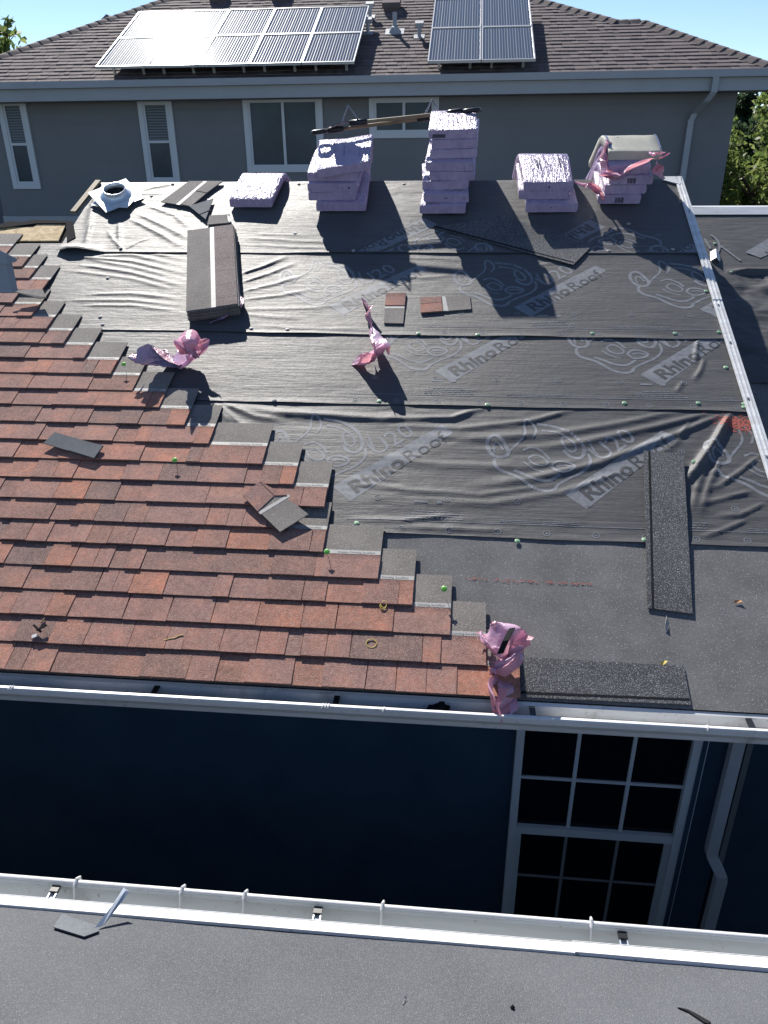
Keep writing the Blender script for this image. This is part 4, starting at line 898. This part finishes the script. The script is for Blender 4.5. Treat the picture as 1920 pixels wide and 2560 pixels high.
t3 = plastic('plastic_wrapper', gr, ROOFM, 'knotted pink plastic wrapper hanging over the eave into the white gutter', 'plastic wrapper', 'empty plastic wrappers', ROOFM @ Vector(rz(1255, 1690, 0)))
a = [rz(1280, 1572, .165), rz(1264, 1604, .19), rz(1250, 1636, .16)]; g = G(); 
g.loft([[(p[0]-.014, p[1], p[2]), (p[0]+.014, p[1]+.004, p[2]+.003), (p[0]+.012, p[1]+.004, p[2]+.006), (p[0]-.012, p[1], p[2]+.004)] for p in a]); g.out('black_band', M['dark'], t3, ROOFM)
# ---------------------------------------------------------------- opened pile of shingles
C4 = [rp(469, 583, .085), rp(590, 570, .085), rp(597, 765, .085), rp(465, 780, .085)]
cx0 = sum(p[0] for p in C4)/4; cs0 = sum(p[1] for p in C4)/4; rot = math.atan2((C4[0][1]+C4[1][1]-C4[2][1]-C4[3][1]), (C4[0][0]+C4[1][0]-C4[2][0]-C4[3][0]))-math.pi/2
pile = thing('shingle_pile', ROOFM @ Vector((cx0, cs0, .01)), 'unwrapped pile of shingles, grey and red halves split by a white strip', 'shingle pile')
base_me = None
for k in range(15):
    j = (random.uniform(-.006, .006), random.uniform(-.01, .01)); Mk = RT(cx0+j[0], cs0+j[1], .022+k*.0052, rot+random.uniform(-.012, .012)); top_ = k == 14
    g = G(); g.box(-.168, .168, -.5, .5, 0, .0046, 0)
    o = g.out('shingle', M['head'], pile, Mk)
    if top_:
        y = -.5; 
        for tw in (.09, .15, .17, .15, .27, .17):
            G().box(.028, .168, y+.001, min(y+tw, .5)-.001, .0048, .0085).sub('shingle_tab', M['tabgrey'], o); y += tw
        G().box(-.004, .026, -.5, .5, .0047, .0056).sub('sealant_strip', M['tape'], o)
w0 = crumple([(.175, -.05, .07), (.18, -.2, .05), (.178, -.35, .045), (.17, -.47, .03)], [.012, .02, .024, .03], pleat=4, amp=.5, seed=21); G().loft(w0, True, False).out('torn_wrap', M['wrap'], pile, RT(cx0, cs0, .02, rot))
w0 = crumple([(.16, -.50, .04), (.10, -.515, .02), (.02, -.53, .01), (-.03, -.54, .0)], [.025, .02, .018, .012], pleat=4, amp=.5, seed=22, flat=.5); G().loft(w0, True, False).out('torn_wrap', M['wrap'], pile, RT(cx0, cs0, .02, rot))
# ---------------------------------------------------------------- loose pieces on the roof
def zone(px, py):
    x, s = rp(px, py); return x, s
def piece(name, pts, h, label, cat, mats, parts=(), th=.006, lift=None, group=None, M_=None):
    """flat piece: pixel polygon on the roof, thickness th, mats top; parts: list of (name, px polygon, mat)"""
    P = [rp(*p) for p in pts]; area = sum(P[i][0]*P[(i+1) % len(P)][1]-P[(i+1) % len(P)][0]*P[i][1] for i in range(len(P)))
    if area < 0: P = P[::-1]
    c = np.mean(np.array(P), 0); o = None
    hz = (lambda x, s: h+(lift(x-c[0], s-c[1]) if lift else 0))
    n = len(P); g = G(); v = [(x-c[0], s-c[1], hz(x, s)) for x, s in P]+[(x-c[0], s-c[1], hz(x, s)+th) for x, s in P]
    g.add(v, [tuple(range(n-1, -1, -1)), tuple(range(n, 2*n))]+[(i, (i+1) % n, (i+1) % n+n, i+n) for i in range(n)])
    o = g.out(name, M[mats], None, RT(c[0], c[1], 0)); tag(o, label, cat, group)
    for nm, pp, m, up in parts:
        Q = [rp(*p) for p in pp]; ar = sum(Q[i][0]*Q[(i+1) % len(Q)][1]-Q[(i+1) % len(Q)][0]*Q[i][1] for i in range(len(Q)))
        if ar < 0: Q = Q[::-1]
        n = len(Q); v = [(x-c[0], s-c[1], hz(x, s)+th*.5) for x, s in Q]+[(x-c[0], s-c[1], hz(x, s)+th+up) for x, s in Q]
        sub(nm, v, [tuple(range(n-1, -1, -1)), tuple(range(n, 2*n))]+[(i, (i+1) % n, (i+1) % n+n, i+n) for i in range(n)], M[m], o)
    return o
GP = 'loose shingle pieces'
piece('shingle_offcut', [(405, 515), (475, 463), (560, 463), (520, 493), (480, 527)], .030, 'shingle offcut with pale strip lying at the ridge between pipe flashing and lone bundle', 'shingle offcut', 'head', [('sealant_strip', [(443, 522), (512, 464), (520, 464), (452, 523)], 'tape', .001), ('shingle_tab', [(456, 522), (490, 490), (518, 495), (480, 527)], 'head', .004), ('shingle_tab', [(492, 488), (522, 464), (559, 464), (520, 493)], 'head', .004)], group=GP)
piece('shingle_offcut', [(476, 527), (536, 508), (517, 560)], .034, 'small triangular grey shingle offcut touching the ridge-side offcut', 'shingle offcut', 'back', [('fold_line', [(500, 548), (531, 535), (530, 538), (502, 550)], 'dark', .001)], group=GP)
piece('shingle_offcut', [(526, 548), (577, 545), (572, 560), (576, 566), (520, 571)], .026, 'narrow grey shingle offcut half in the shadow of the lone bundle', 'shingle offcut', 'head', [('torn_paper', [(571, 547), (579, 556), (578, 566), (572, 562)], 'tape', .002)], group=GP)
piece('shingle_offcut', [(966, 741), (1016, 741), (1008, 816), (960, 815)], .0185, 'upright small shingle offcut, red above grey, beside the twisted plastic', 'shingle offcut', 'head', [('shingle_tab', [(966, 742), (1015, 741), (1012, 772), (963, 772)], 'tab', .004), ('sealant_strip', [(963, 774), (1011, 773), (1011, 779), (962, 779)], 'tape', .001)], group=GP)
piece('shingle_offcut', [(1050, 752), (1174, 745), (1178, 780), (1052, 790)], .0185, 'sideways shingle offcut, red at left and grey at right of a white strip', 'shingle offcut', 'head', [('shingle_tab', [(1050, 752), (1103, 750), (1104, 764), (1051, 768)], 'tab', .004), ('shingle_tab', [(1051, 769), (1104, 765), (1106, 786), (1052, 790)], 'tab', .004), ('sealant_strip', [(1105, 749), (1113, 749), (1121, 785), (1109, 785)], 'tape', .001)], group=GP)
piece('shingle_offcut', [(120, 1128), (148, 1102), (268, 1135), (245, 1165)], .05, 'grey shingle offcut lying face down on the red shingles at left', 'shingle offcut', 'back', [('lap_edge', [(182, 1146), (203, 1120), (268, 1135), (245, 1165)], 'back', .004)], group=GP, lift=lambda x, s: .01+.04*s)
piece('shingle_offcut', [(613, 1260), (655, 1225), (705, 1253), (775, 1306), (705, 1350)], .050, 'diamond-turned shingle offcut, red and grey with white strip, on the shingle steps', 'shingle offcut', 'head', [('shingle_tab', [(613, 1260), (654, 1226), (690, 1262), (650, 1300)], 'tab', .004), ('shingle_tab', [(656, 1226), (705, 1253), (722, 1260), (692, 1261)], 'tab', .004), ('sealant_strip', [(651, 1301), (725, 1257), (731, 1262), (657, 1307)], 'tape', .001)], lift=lambda x, s: .012, group=GP)
piece('shingle_offcut', [(42, 758), (60, 755), (118, 748), (128, 770), (108, 772)], .06, 'thin curled shingle offcut leaning on the upper left shingle ends', 'shingle offcut', 'head', group=GP, lift=lambda x, s: .02+.1*max(0, -x))
G2 = 'black starter strips'
def starter(pts, lab, h, inner, lf=None):
    piece('starter_strip', pts, h, lab, 'starter strip', 'starter', [('adhesive_line', inner, 'dark', .001)], th=.005, group=G2, lift=lf)
starter([(1606, 1137), (1705, 1146), (1730, 1538), (1617, 1523)], 'black granular starter strip lying up and down the roof at right', .0075, [(1617, 1139), (1622, 1139), (1634, 1524), (1628, 1523)], lambda x, s: .022*min(1, max(0, (s+.45)/.55)))
starter([rp and (1300, 1645), (1708, 1668), (1726, 1764), (1300, 1745)], 'black granular starter strip laid along the eave beside the pink wrapper', .0055, [(1300, 1731), (1722, 1749), (1723, 1754), (1300, 1737)])
starter([(1085, 578), (1250, 548), (1484, 618), (1432, 671)], 'large black granular strip lying diagonally below the low stack, mostly in shadow', .024, [(1085, 573), (1432, 664), (1434, 667), (1085, 577)])
# upright cap nails, wires, debris
def capup(px, py, lab):
    x, s = rp(px, py); t = thing('cap_nail', ROOFM @ Vector((x, s, .05)), lab, 'cap nail', 'loose green cap nails'); Mx = RT(x, s, .048) @ Matrix.Rotation(.25, 4, 'X')
    G().loft([[(r*math.cos(q), r*math.sin(q), z) for q in np.linspace(0, 2*math.pi, 15)[:-1]] for r, z in ((.0145, .030), (.0145, .0335), (.011, .036), (.006, .0365), (.005, .039))]).out('cap', M['green'], t, Mx); G().tube([(0, 0, -.004), (0, 0, .03)], [.0012, .0018], 6).out('shank', M['steel'], t, Mx)
capup(320, 933, 'green cap nail on a grey headlap beside the left plastic sleeve'); capup(447, 1172, 'green cap nail standing alone mid-way up the red shingles'); capup(822, 1400, 'green cap nail on the step just below the diamond-turned offcut'); capup(1110, 1492, 'green cap nail on the headlap nearest the pink gutter wrapper')
def wire(name, pts, label, r=.0019, h=.048, m='yellow', grp='bits of yellow wire'):
    P = [rp(*p) for p in pts]; c = np.mean(np.array(P), 0); g = G().tube([np.array([p[0]-c[0], p[1]-c[1], h]) for p in smoothp(P, 2)], r, 6); tag(g.out(name, M[m], None, RT(c[0], c[1], 0), True), label, 'wire' if m == 'yellow' else 'debris', grp)
wire('wire_ring', [(930+13*math.cos(t), 1622+11*math.sin(t)) for t in np.linspace(0, 6.2, 12)], 'round yellow wire ring on the lower red shingles')
wire('wire_coil', [(958+8*math.cos(t)+t*.3, 1530+8*math.sin(t)-t*.6) for t in np.linspace(0, 12, 20)], 'small coiled yellow wire below the shingle steps')
wire('wire_strand', [(415, 1615), (430, 1610), (445, 1608), (455, 1602), (465, 1600)], 'wavy yellow wire strand on the lower left shingles')
wire('wood_splinter', [(112, 1572), (122, 1560)], 'tiny tan wood splinter above the crossed strap debris', .004, .05, 'lath', 'small debris on the roof')
x, s = rp(110, 1592); t = thing('strap_scrap', ROOFM @ Vector((x, s, .05)), 'crossed dark strap scrap with white end on the lower left shingles', 'debris')
G().box(-.04, .02, -.005, .005, 0, .005).out('strap', M['dark'], t, RT(x, s, .062, -.6)); G().box(-.02, .03, -.006, .006, 0, .005).out('strap', M['dark'], t, RT(x+.01, s+.005, .068, .7)); G().box(-.012, .012, -.008, .008, 0, .006).out('white_end', M['white'], t, RT(x-.01, s-.03, .055, .5))
x, s = rp(1662, 1565); g = G().loft([[(x-.004, s-.03, .006), (x+.002, s-.03, .007)], [(x-.002, s, .02), (x+.014, s, .006)], [(x+.008, s+.03, .012), (x+.013, s+.03, .008)], [(x+.013, s+.05, .007), (x+.014, s+.05, .007)]], False, False); o = g.out('torn_film', M['tape'], None, ROOFM); o.modifiers.new('t', 'SOLIDIFY').thickness = .0015; tag(o, 'small peeled grey film tab sticking up from the eave membrane', 'debris')
def leaf(px, py, label, m):
    x, s = rp(px, py); tag(G().add([(-.02, 0, 0), (-.004, .010, .006), (.016, .004, .002), (.022, -.008, .008), (.002, -.006, .003)], [(0, 4, 2, 1), (4, 3, 2)]).out('fallen_leaf', M[m], None, RT(x, s, .006, random.random())), label, 'leaf', 'fallen leaves')
leaf(1842, 1507, 'small orange dry leaf on the eave membrane at right', 'leafdry'); leaf(1657, 1661, 'tiny yellow-green leaf bit at the upper edge of the eave starter strip', 'yellow')
# pipe flashing on the ridge
x, s = rp(293, 510); px_ = thing('pipe_flashing', ROOFM @ Vector((x, s, .02)), 'galvanised pipe flashing with square base plate lying at the ridge end', 'pipe flashing')
Mf = RT(x, s+.03, .055, math.radians(42)) @ Matrix.Rotation(.10, 4, 'X')
g = G().box(-.165, .165, -.165, .165, 0, .003); g.out('base_plate', M['galv'], px_, Mf)
g = G().loft([[(r*math.cos(q), r*math.sin(q), z) for q in np.linspace(0, 2*math.pi, 29)[:-1]] for r, z in ((.125, .003), (.105, .012), (.090, .035), (.084, .055), (.088, .057), (.088, .061), (.081, .061), (.080, .03), (.085, .004))], True, False); g.out('collar', M['galv'], px_, Mf, True)
G().loft([[(r*math.cos(q), r*math.sin(q), z) for q in np.linspace(0, 2*math.pi, 21)[:-1]] for r, z in ((.079, .022), (.0, .023))], True, False).out('collar_inside', M['dark'], px_, Mf)
G().prism([(-.17, -.13), (.14, -.17), (.19, .10), (-.10, .16)], -.012, -.009).out('backing_sheet', M['white'], px_, RT(x, s+.03, .055, 0))
# white angle bracket on the side roof
x, s = lowp(1786, 648); t = thing('metal_angle', LM @ Vector((x, s, .01)), 'small white metal angle offcut lying on the side roof right of the rake', 'metal angle'); Ma = LM @ Matrix.Translation((x, s, .012)) @ Matrix.Rotation(-.15, 4, 'Z')
for a_, nm in ((.75, 'left_flange'), (-.75, 'right_flange')): G().box(-.045 if a_ > 0 else .0005, -.0005 if a_ > 0 else .045, -.05, .07, -.001, .001).out('flange', M['white'], t, Ma @ Matrix.Translation((0, 0, .033)) @ Matrix.Rotation(-a_, 4, 'Y'))
# scraps in the gutter
tag(G().add([(-.06, -.02, 0), (.05, -.02, .0), (.06, .03, .03), (.0, .035, .05), (-.03, .03, .03)], [(0, 1, 2, 3, 4)]).out('felt_scrap', M['dark'], None, Matrix.Translation((hit_y(1092, 1745, gy1+.06)[0], gy1+.06, gt-.045))), 'black felt scrap stuck in the white gutter left of the pink wrapper', 'felt scrap')
tag(G().box(-.045, .045, -.02, .02, 0, .005).out('shingle_scrap', M['tab'], None, Matrix.Translation((hit_y(1215, 1757, gy1+.05)[0], gy1+.06, gt-.06)) @ Matrix.Rotation(.3, 4, 'Y')), 'small red shingle scrap in the gutter just left of the pink wrapper', 'shingle scrap')
# near roof bits
x, s = npx(200, 2330); t = thing('bent_flashing', NM @ Vector((x, s, .01)), 'bent grey flashing scrap standing up from the near roof edge at left', 'flashing scrap')
A = [npx(*p) for p in ((133, 2328), (155, 2295), (245, 2325), (248, 2338), (210, 2352))]; G().prism(A[::-1], .010, .013).out('flat_leg', M['back'], t, NM)
q0, q1 = npx(205, 2345), npx(248, 2330); top0 = (q1[0]-.005, q1[1]-.062, .075)
G().add([(q1[0]+.012, q1[1], .011), (q1[0]-.006, q1[1]-.022, .011), (q1[0]-.056, q1[1]-.080, .085), (q1[0]-.032, q1[1]-.092, .090), (q1[0]-.016, q1[1]-.05, .055), (q1[0]+.013, q1[1]+.002, .013), (q1[0]-.005, q1[1]-.010, .013), (q1[0]-.043, q1[1]-.078, .087)], [(0, 1, 2, 3, 4), (5, 4, 3, 7, 6), (0, 5, 6, 1), (1, 6, 7, 2)]).out('raised_leg', M['galv'], t, NM)
x_ = hit_y(790, 2290, ny+.04)[0]; o = bpy.data.objects.new('cap_nail', capme.copy()); COL.objects.link(o); o.data.materials.clear(); o.data.materials.append(M['green']); o.location = (x_, ny+.035, ht-.004); o.rotation_euler = (.3, 0, 0); tag(o, 'green cap nail lying on a hanger in the near gutter', 'cap nail', 'loose green cap nails')
def nearbit(px, py, g, name, label, m, rot=0.): x, s = npx(px, py); tag(g.out(name, M[m], None, NM @ Matrix.Translation((x, s, .008)) @ Matrix.Rotation(rot, 4, 'Z')), label, 'debris' if name != 'roofing_nail' else 'nail')
nearbit(1010, 2512, G().tube([(0, -.010, 0), (0, .010, .004), (0, .011, .004)], [.0012, .0012, .004], 8), 'roofing_nail', 'single roofing nail lying on the near roof at the bottom middle', 'steel', 2.9)
nearbit(1281, 2527, G().tube([(-.004, 0, 0), (0, .002, .005), (.004, 0, 0)], [.003, .005, .003], 8), 'pebble', 'tiny dark pebble on the near roof right of the nail', 'dark')
nearbit(1735, 2545, G().prism([(-.03, .03), (-.01, .012), (.012, -.03), (.02, -.035), (.03, -.028), (.008, .004), (-.008, .022)], -.003, .001), 'tar_smear', 'black tar smear on the near roof at the lower right', 'dark', 3.3)
# ---------------------------------------------------------------- two roofing tools across the stacks
def tool(label, A, B, grip_at, blade):
    A = np.array(A); B = np.array(B); e = _unit(B-A); t = thing('tear_off_spade', (A+B)/2, label, 'roofing tool', 'roofing tear-off tools'); L = np.linalg.norm(B-A); side = _unit(np.cross(e, [0, 0, 1.])); up = np.cross(side, e)
    G().tube([A+e*L*f for f in np.linspace(.06, .82, 8)], [.0125, .0135, .0135, .0135, .0135, .0135, .0125, .0125], 10).out('shaft', M['wood'], t, smooth=True)
    # grip: closed loop handle
    c0 = B-e*L*.18; ps = [c0, c0+e*.05, c0+e*.09+up*.012, c0+e*.14+up*.018, c0+e*.19+up*.012, c0+e*.205]
    G().tube([c0-e*.03, c0, c0+e*.06, c0+e*.10], [.020, .024, .026, .020], 10).out('socket', M['black'], t, smooth=True)
    G().tube([c0+e*.09, c0+e*.11+side*.04, c0+e*.15+side*.05, c0+e*.20+side*.045, c0+e*.21, c0+e*.20-side*.045, c0+e*.15-side*.05, c0+e*.11-side*.04, c0+e*.09], .017, 8).out('grip', M['black'], t, smooth=True)
    G().tube([A+e*L*.02, A+e*L*.10, A+e*L*.16], [.022, .024, .020], 10).out('ferrule', M['black'], t, smooth=True)
    g = G(); w0, w1 = .03, .10; p0 = A+e*L*.05; p1 = A-e*.02+up*.01; p2 = A-e*.16-up*blade*.03
    for th in (0, .003): g.add([p0-side*w0+up*th, p0+side*w0+up*th, p1+side*w1+up*th, p2+side*w1+up*th, p2-side*w1+up*th, p1-side*w1+up*th], [(0, 1, 2, 5), (5, 2, 3, 4)])
    g.out('blade', M['steel'], t)
    # fulcrum bracket on the blade
    f0 = A-e*.04; G().tube([f0+up*.01, f0+e*.06+up*.12*blade, f0+e*.12+up*.03], .008, 6).out('fulcrum', M['steel'], t)
zt1 = hit_y(850, 322, YR-.12); zt2_ = hit_y(1120, 288, YR-.1)
A = hit_y(868, 309, YR-.12); B = hit_y(1186, 276, YR-.10); tool('wood-shafted tear-off spade with its black grip on the tallest stack', A, B, 1, 1)
A = hit_y(1090, 292, YR+.06); B = hit_y(796, 330, YR-.10); tool('wood-shafted tear-off spade turned round, grip on the left stack', A, B, -1, 1)
# ================================================================== TREES AND NEIGHBOURS
def tree(name, label, cpos, rad, hgt, n, leafm, lsz, seed, shape='round'):
    rs = np.random.default_rng(seed); cx, cy, cz = cpos; t = thing(name, (cx, cy, 0), label, 'tree', 'background trees')
    g = G().tube([(cx, cy, 0), (cx+.1, cy, cz*.5), (cx, cy, cz), (cx+.1, cy+.1, cz+hgt*.6)], [.16, .12, .08, .02], 8)
    cl = []
    for k in range(26):
        v = rs.normal(size=3); v /= np.linalg.norm(v); rr = rs.uniform(.45, 1)**.5; p = np.array([cx+v[0]*rad*rr, cy+v[1]*rad*rr, cz+v[2]*hgt*rr]); 
        if shape == 'cone': q = (p[2]-(cz-hgt))/(2*hgt); p[0] = cx+(p[0]-cx)*(1.15-q); p[1] = cy+(p[1]-cy)*(1.15-q)
        cl.append((p, rs.uniform(.22, .42)*rad)); 
        if k < 12: g.tube([(cx, cy, cz-hgt*.4), tuple((np.array([cx, cy, cz])+p)/2), tuple(p)], [.05, .03, .01], 5)
    g.out('trunk', M['bark'], t)
    ci = rs.integers(0, len(cl), n); d = rs.normal(size=(n, 3)); d /= np.linalg.norm(d, axis=1)[:, None]; rr = rs.random(n)**.4
    P = np.array([cl[i][0] for i in ci])+d*(np.array([cl[i][1] for i in ci])*rr)[:, None]
    a = rs.normal(size=(n, 3)); a /= np.linalg.norm(a, axis=1)[:, None]; b = np.cross(a, rs.normal(size=(n, 3))); b /= np.linalg.norm(b, axis=1)[:, None]; s = lsz*rs.uniform(.6, 1.3, n)[:, None]
    V = np.stack([P-a*s, P+b*s*.45, P+a*s, P-b*s*.45], 1).reshape(-1, 3); Fc = (np.arange(n)[:, None]*4+np.arange(4)[None, :])
    me = bpy.data.meshes.new('crown'); me.from_pydata(V.tolist(), [], Fc.tolist()); link('crown', me, M[leafm], t)
def at(px, py, Y): return hit_y(px, py, Y)
tree('maple_tree', 'bright green sunlit tree at the right edge beside the grey house', at(1905, 455, 17.5), 1.25, 1.0, 9000, 'leafbright', .075, 1)
tree('maple_tree', 'mid-green tree rising behind the bright tree at the right edge', at(1960, 370, 21), 1.5, 1.3, 9000, 'leafbright', .08, 2)
tree('conifer_tree', 'dark conifer squeezed between the grey house corner and the neighbour gable', at(1852, 345, 22), .62, 1.3, 6000, 'leafdark', .07, 3, 'cone')
tree('conifer_tree', 'dark shrubby tree low behind the bright tree', at(1860, 430, 20), .9, .9, 5000, 'leafdark', .07, 4)
tree('conifer_tree', 'small dark treetop against the sky at the far right edge', at(1935, 268, 30), .6, .6, 2500, 'leafdark', .08, 6)
tree('poplar_tree', 'leafy treetop peeking over the far roof at the upper left corner', at(14, 105, 24), .75, .75, 420, 'leafbright', .14, 5)
nb = thing('neighbour_house', at(1935, 320, 34)*np.array([1, 1, 0]), 'distant dark house gable behind trees at the right edge', 'house')
c = at(1925, 300, 34); zt = at(1890, 266, 34)[2]; ze = at(1890, 300, 34)[2]
G().box(c[0]-.55, c[0]+6, 34, 40, 0, ze).out('wall', M['farhouse'], nb)
x0 = at(1862, 285, 34)[0]
G().add([(x0, 33.6, ze-.1), (c[0]+6, 33.6, ze-.6), (c[0]+6, 37, zt+.3), (x0+.5, 37, zt), (x0, 40.4, ze-.1), (c[0]+6, 40.4, ze-.1)], [(0, 1, 2, 3), (3, 2, 5, 4)]).out('roof', M['farhouseroof'], nb)
p = at(1870, 278, 33.5); p2 = at(1912, 298, 33.5); p3 = at(1868, 322, 33.5); p4 = at(1912, 304, 33.5)
for a_, b_ in ((p, p2), (p3, p4)): G().tube([a_, b_], .07, 4).out('rake_board', M['fartrim'], nb)
nl = thing('neighbour_house', at(20, 130, 27)*np.array([1, 1, 0]), 'neighbour roof just showing past the far left hip', 'house')
a = at(-60, 118, 27); b = at(62, 122, 27); zz = a[2]
G().add([(a[0]-4, 26, zz-2), (b[0]+.9, 26, zz-1.2), (b[0]-.6, 28, zz), (a[0]-4, 28, zz), (a[0]-4, 31, zz-2), (b[0]+.9, 31, zz-2)], [(0, 1, 2, 3), (3, 2, 5, 4), (1, 5, 2)]).out('roof', M['farhouseroof'], nl)
G().box(a[0]-4, b[0]+.3, 26.3, 30.7, 0, zz-1.5).out('wall', M['farhouse'], nl)
nc = thing('neighbour_house', at(270, 60, 24)*np.array([1, 1, 0]), 'small dark gable peak rising behind the far roof at upper left', 'house')
a = at(222, 64, 24); b = at(285, 42, 24); c = at(300, 48, 24)
G().add([(a[0]-1, 23.5, a[2]-1.0), (b[0], 23.5, b[2]), (c[0]+1.5, 23.5, b[2]-1), (a[0]-1, 29, a[2]-1.0), (b[0], 29, b[2]), (c[0]+1.5, 29, b[2]-1)], [(0, 1, 4, 3), (1, 2, 5, 4), (0, 2, 1), (3, 4, 5)]).out('roof', M['farhouseroof'], nc)
G().box(a[0]-.6, c[0]+1.2, 23.9, 28.6, 0, a[2]-1.0).out('wall', M['farhouse'], nc)
scene.render.resolution_x = 768; scene.render.resolution_y = 1024; scene.cycles.max_bounces = 6
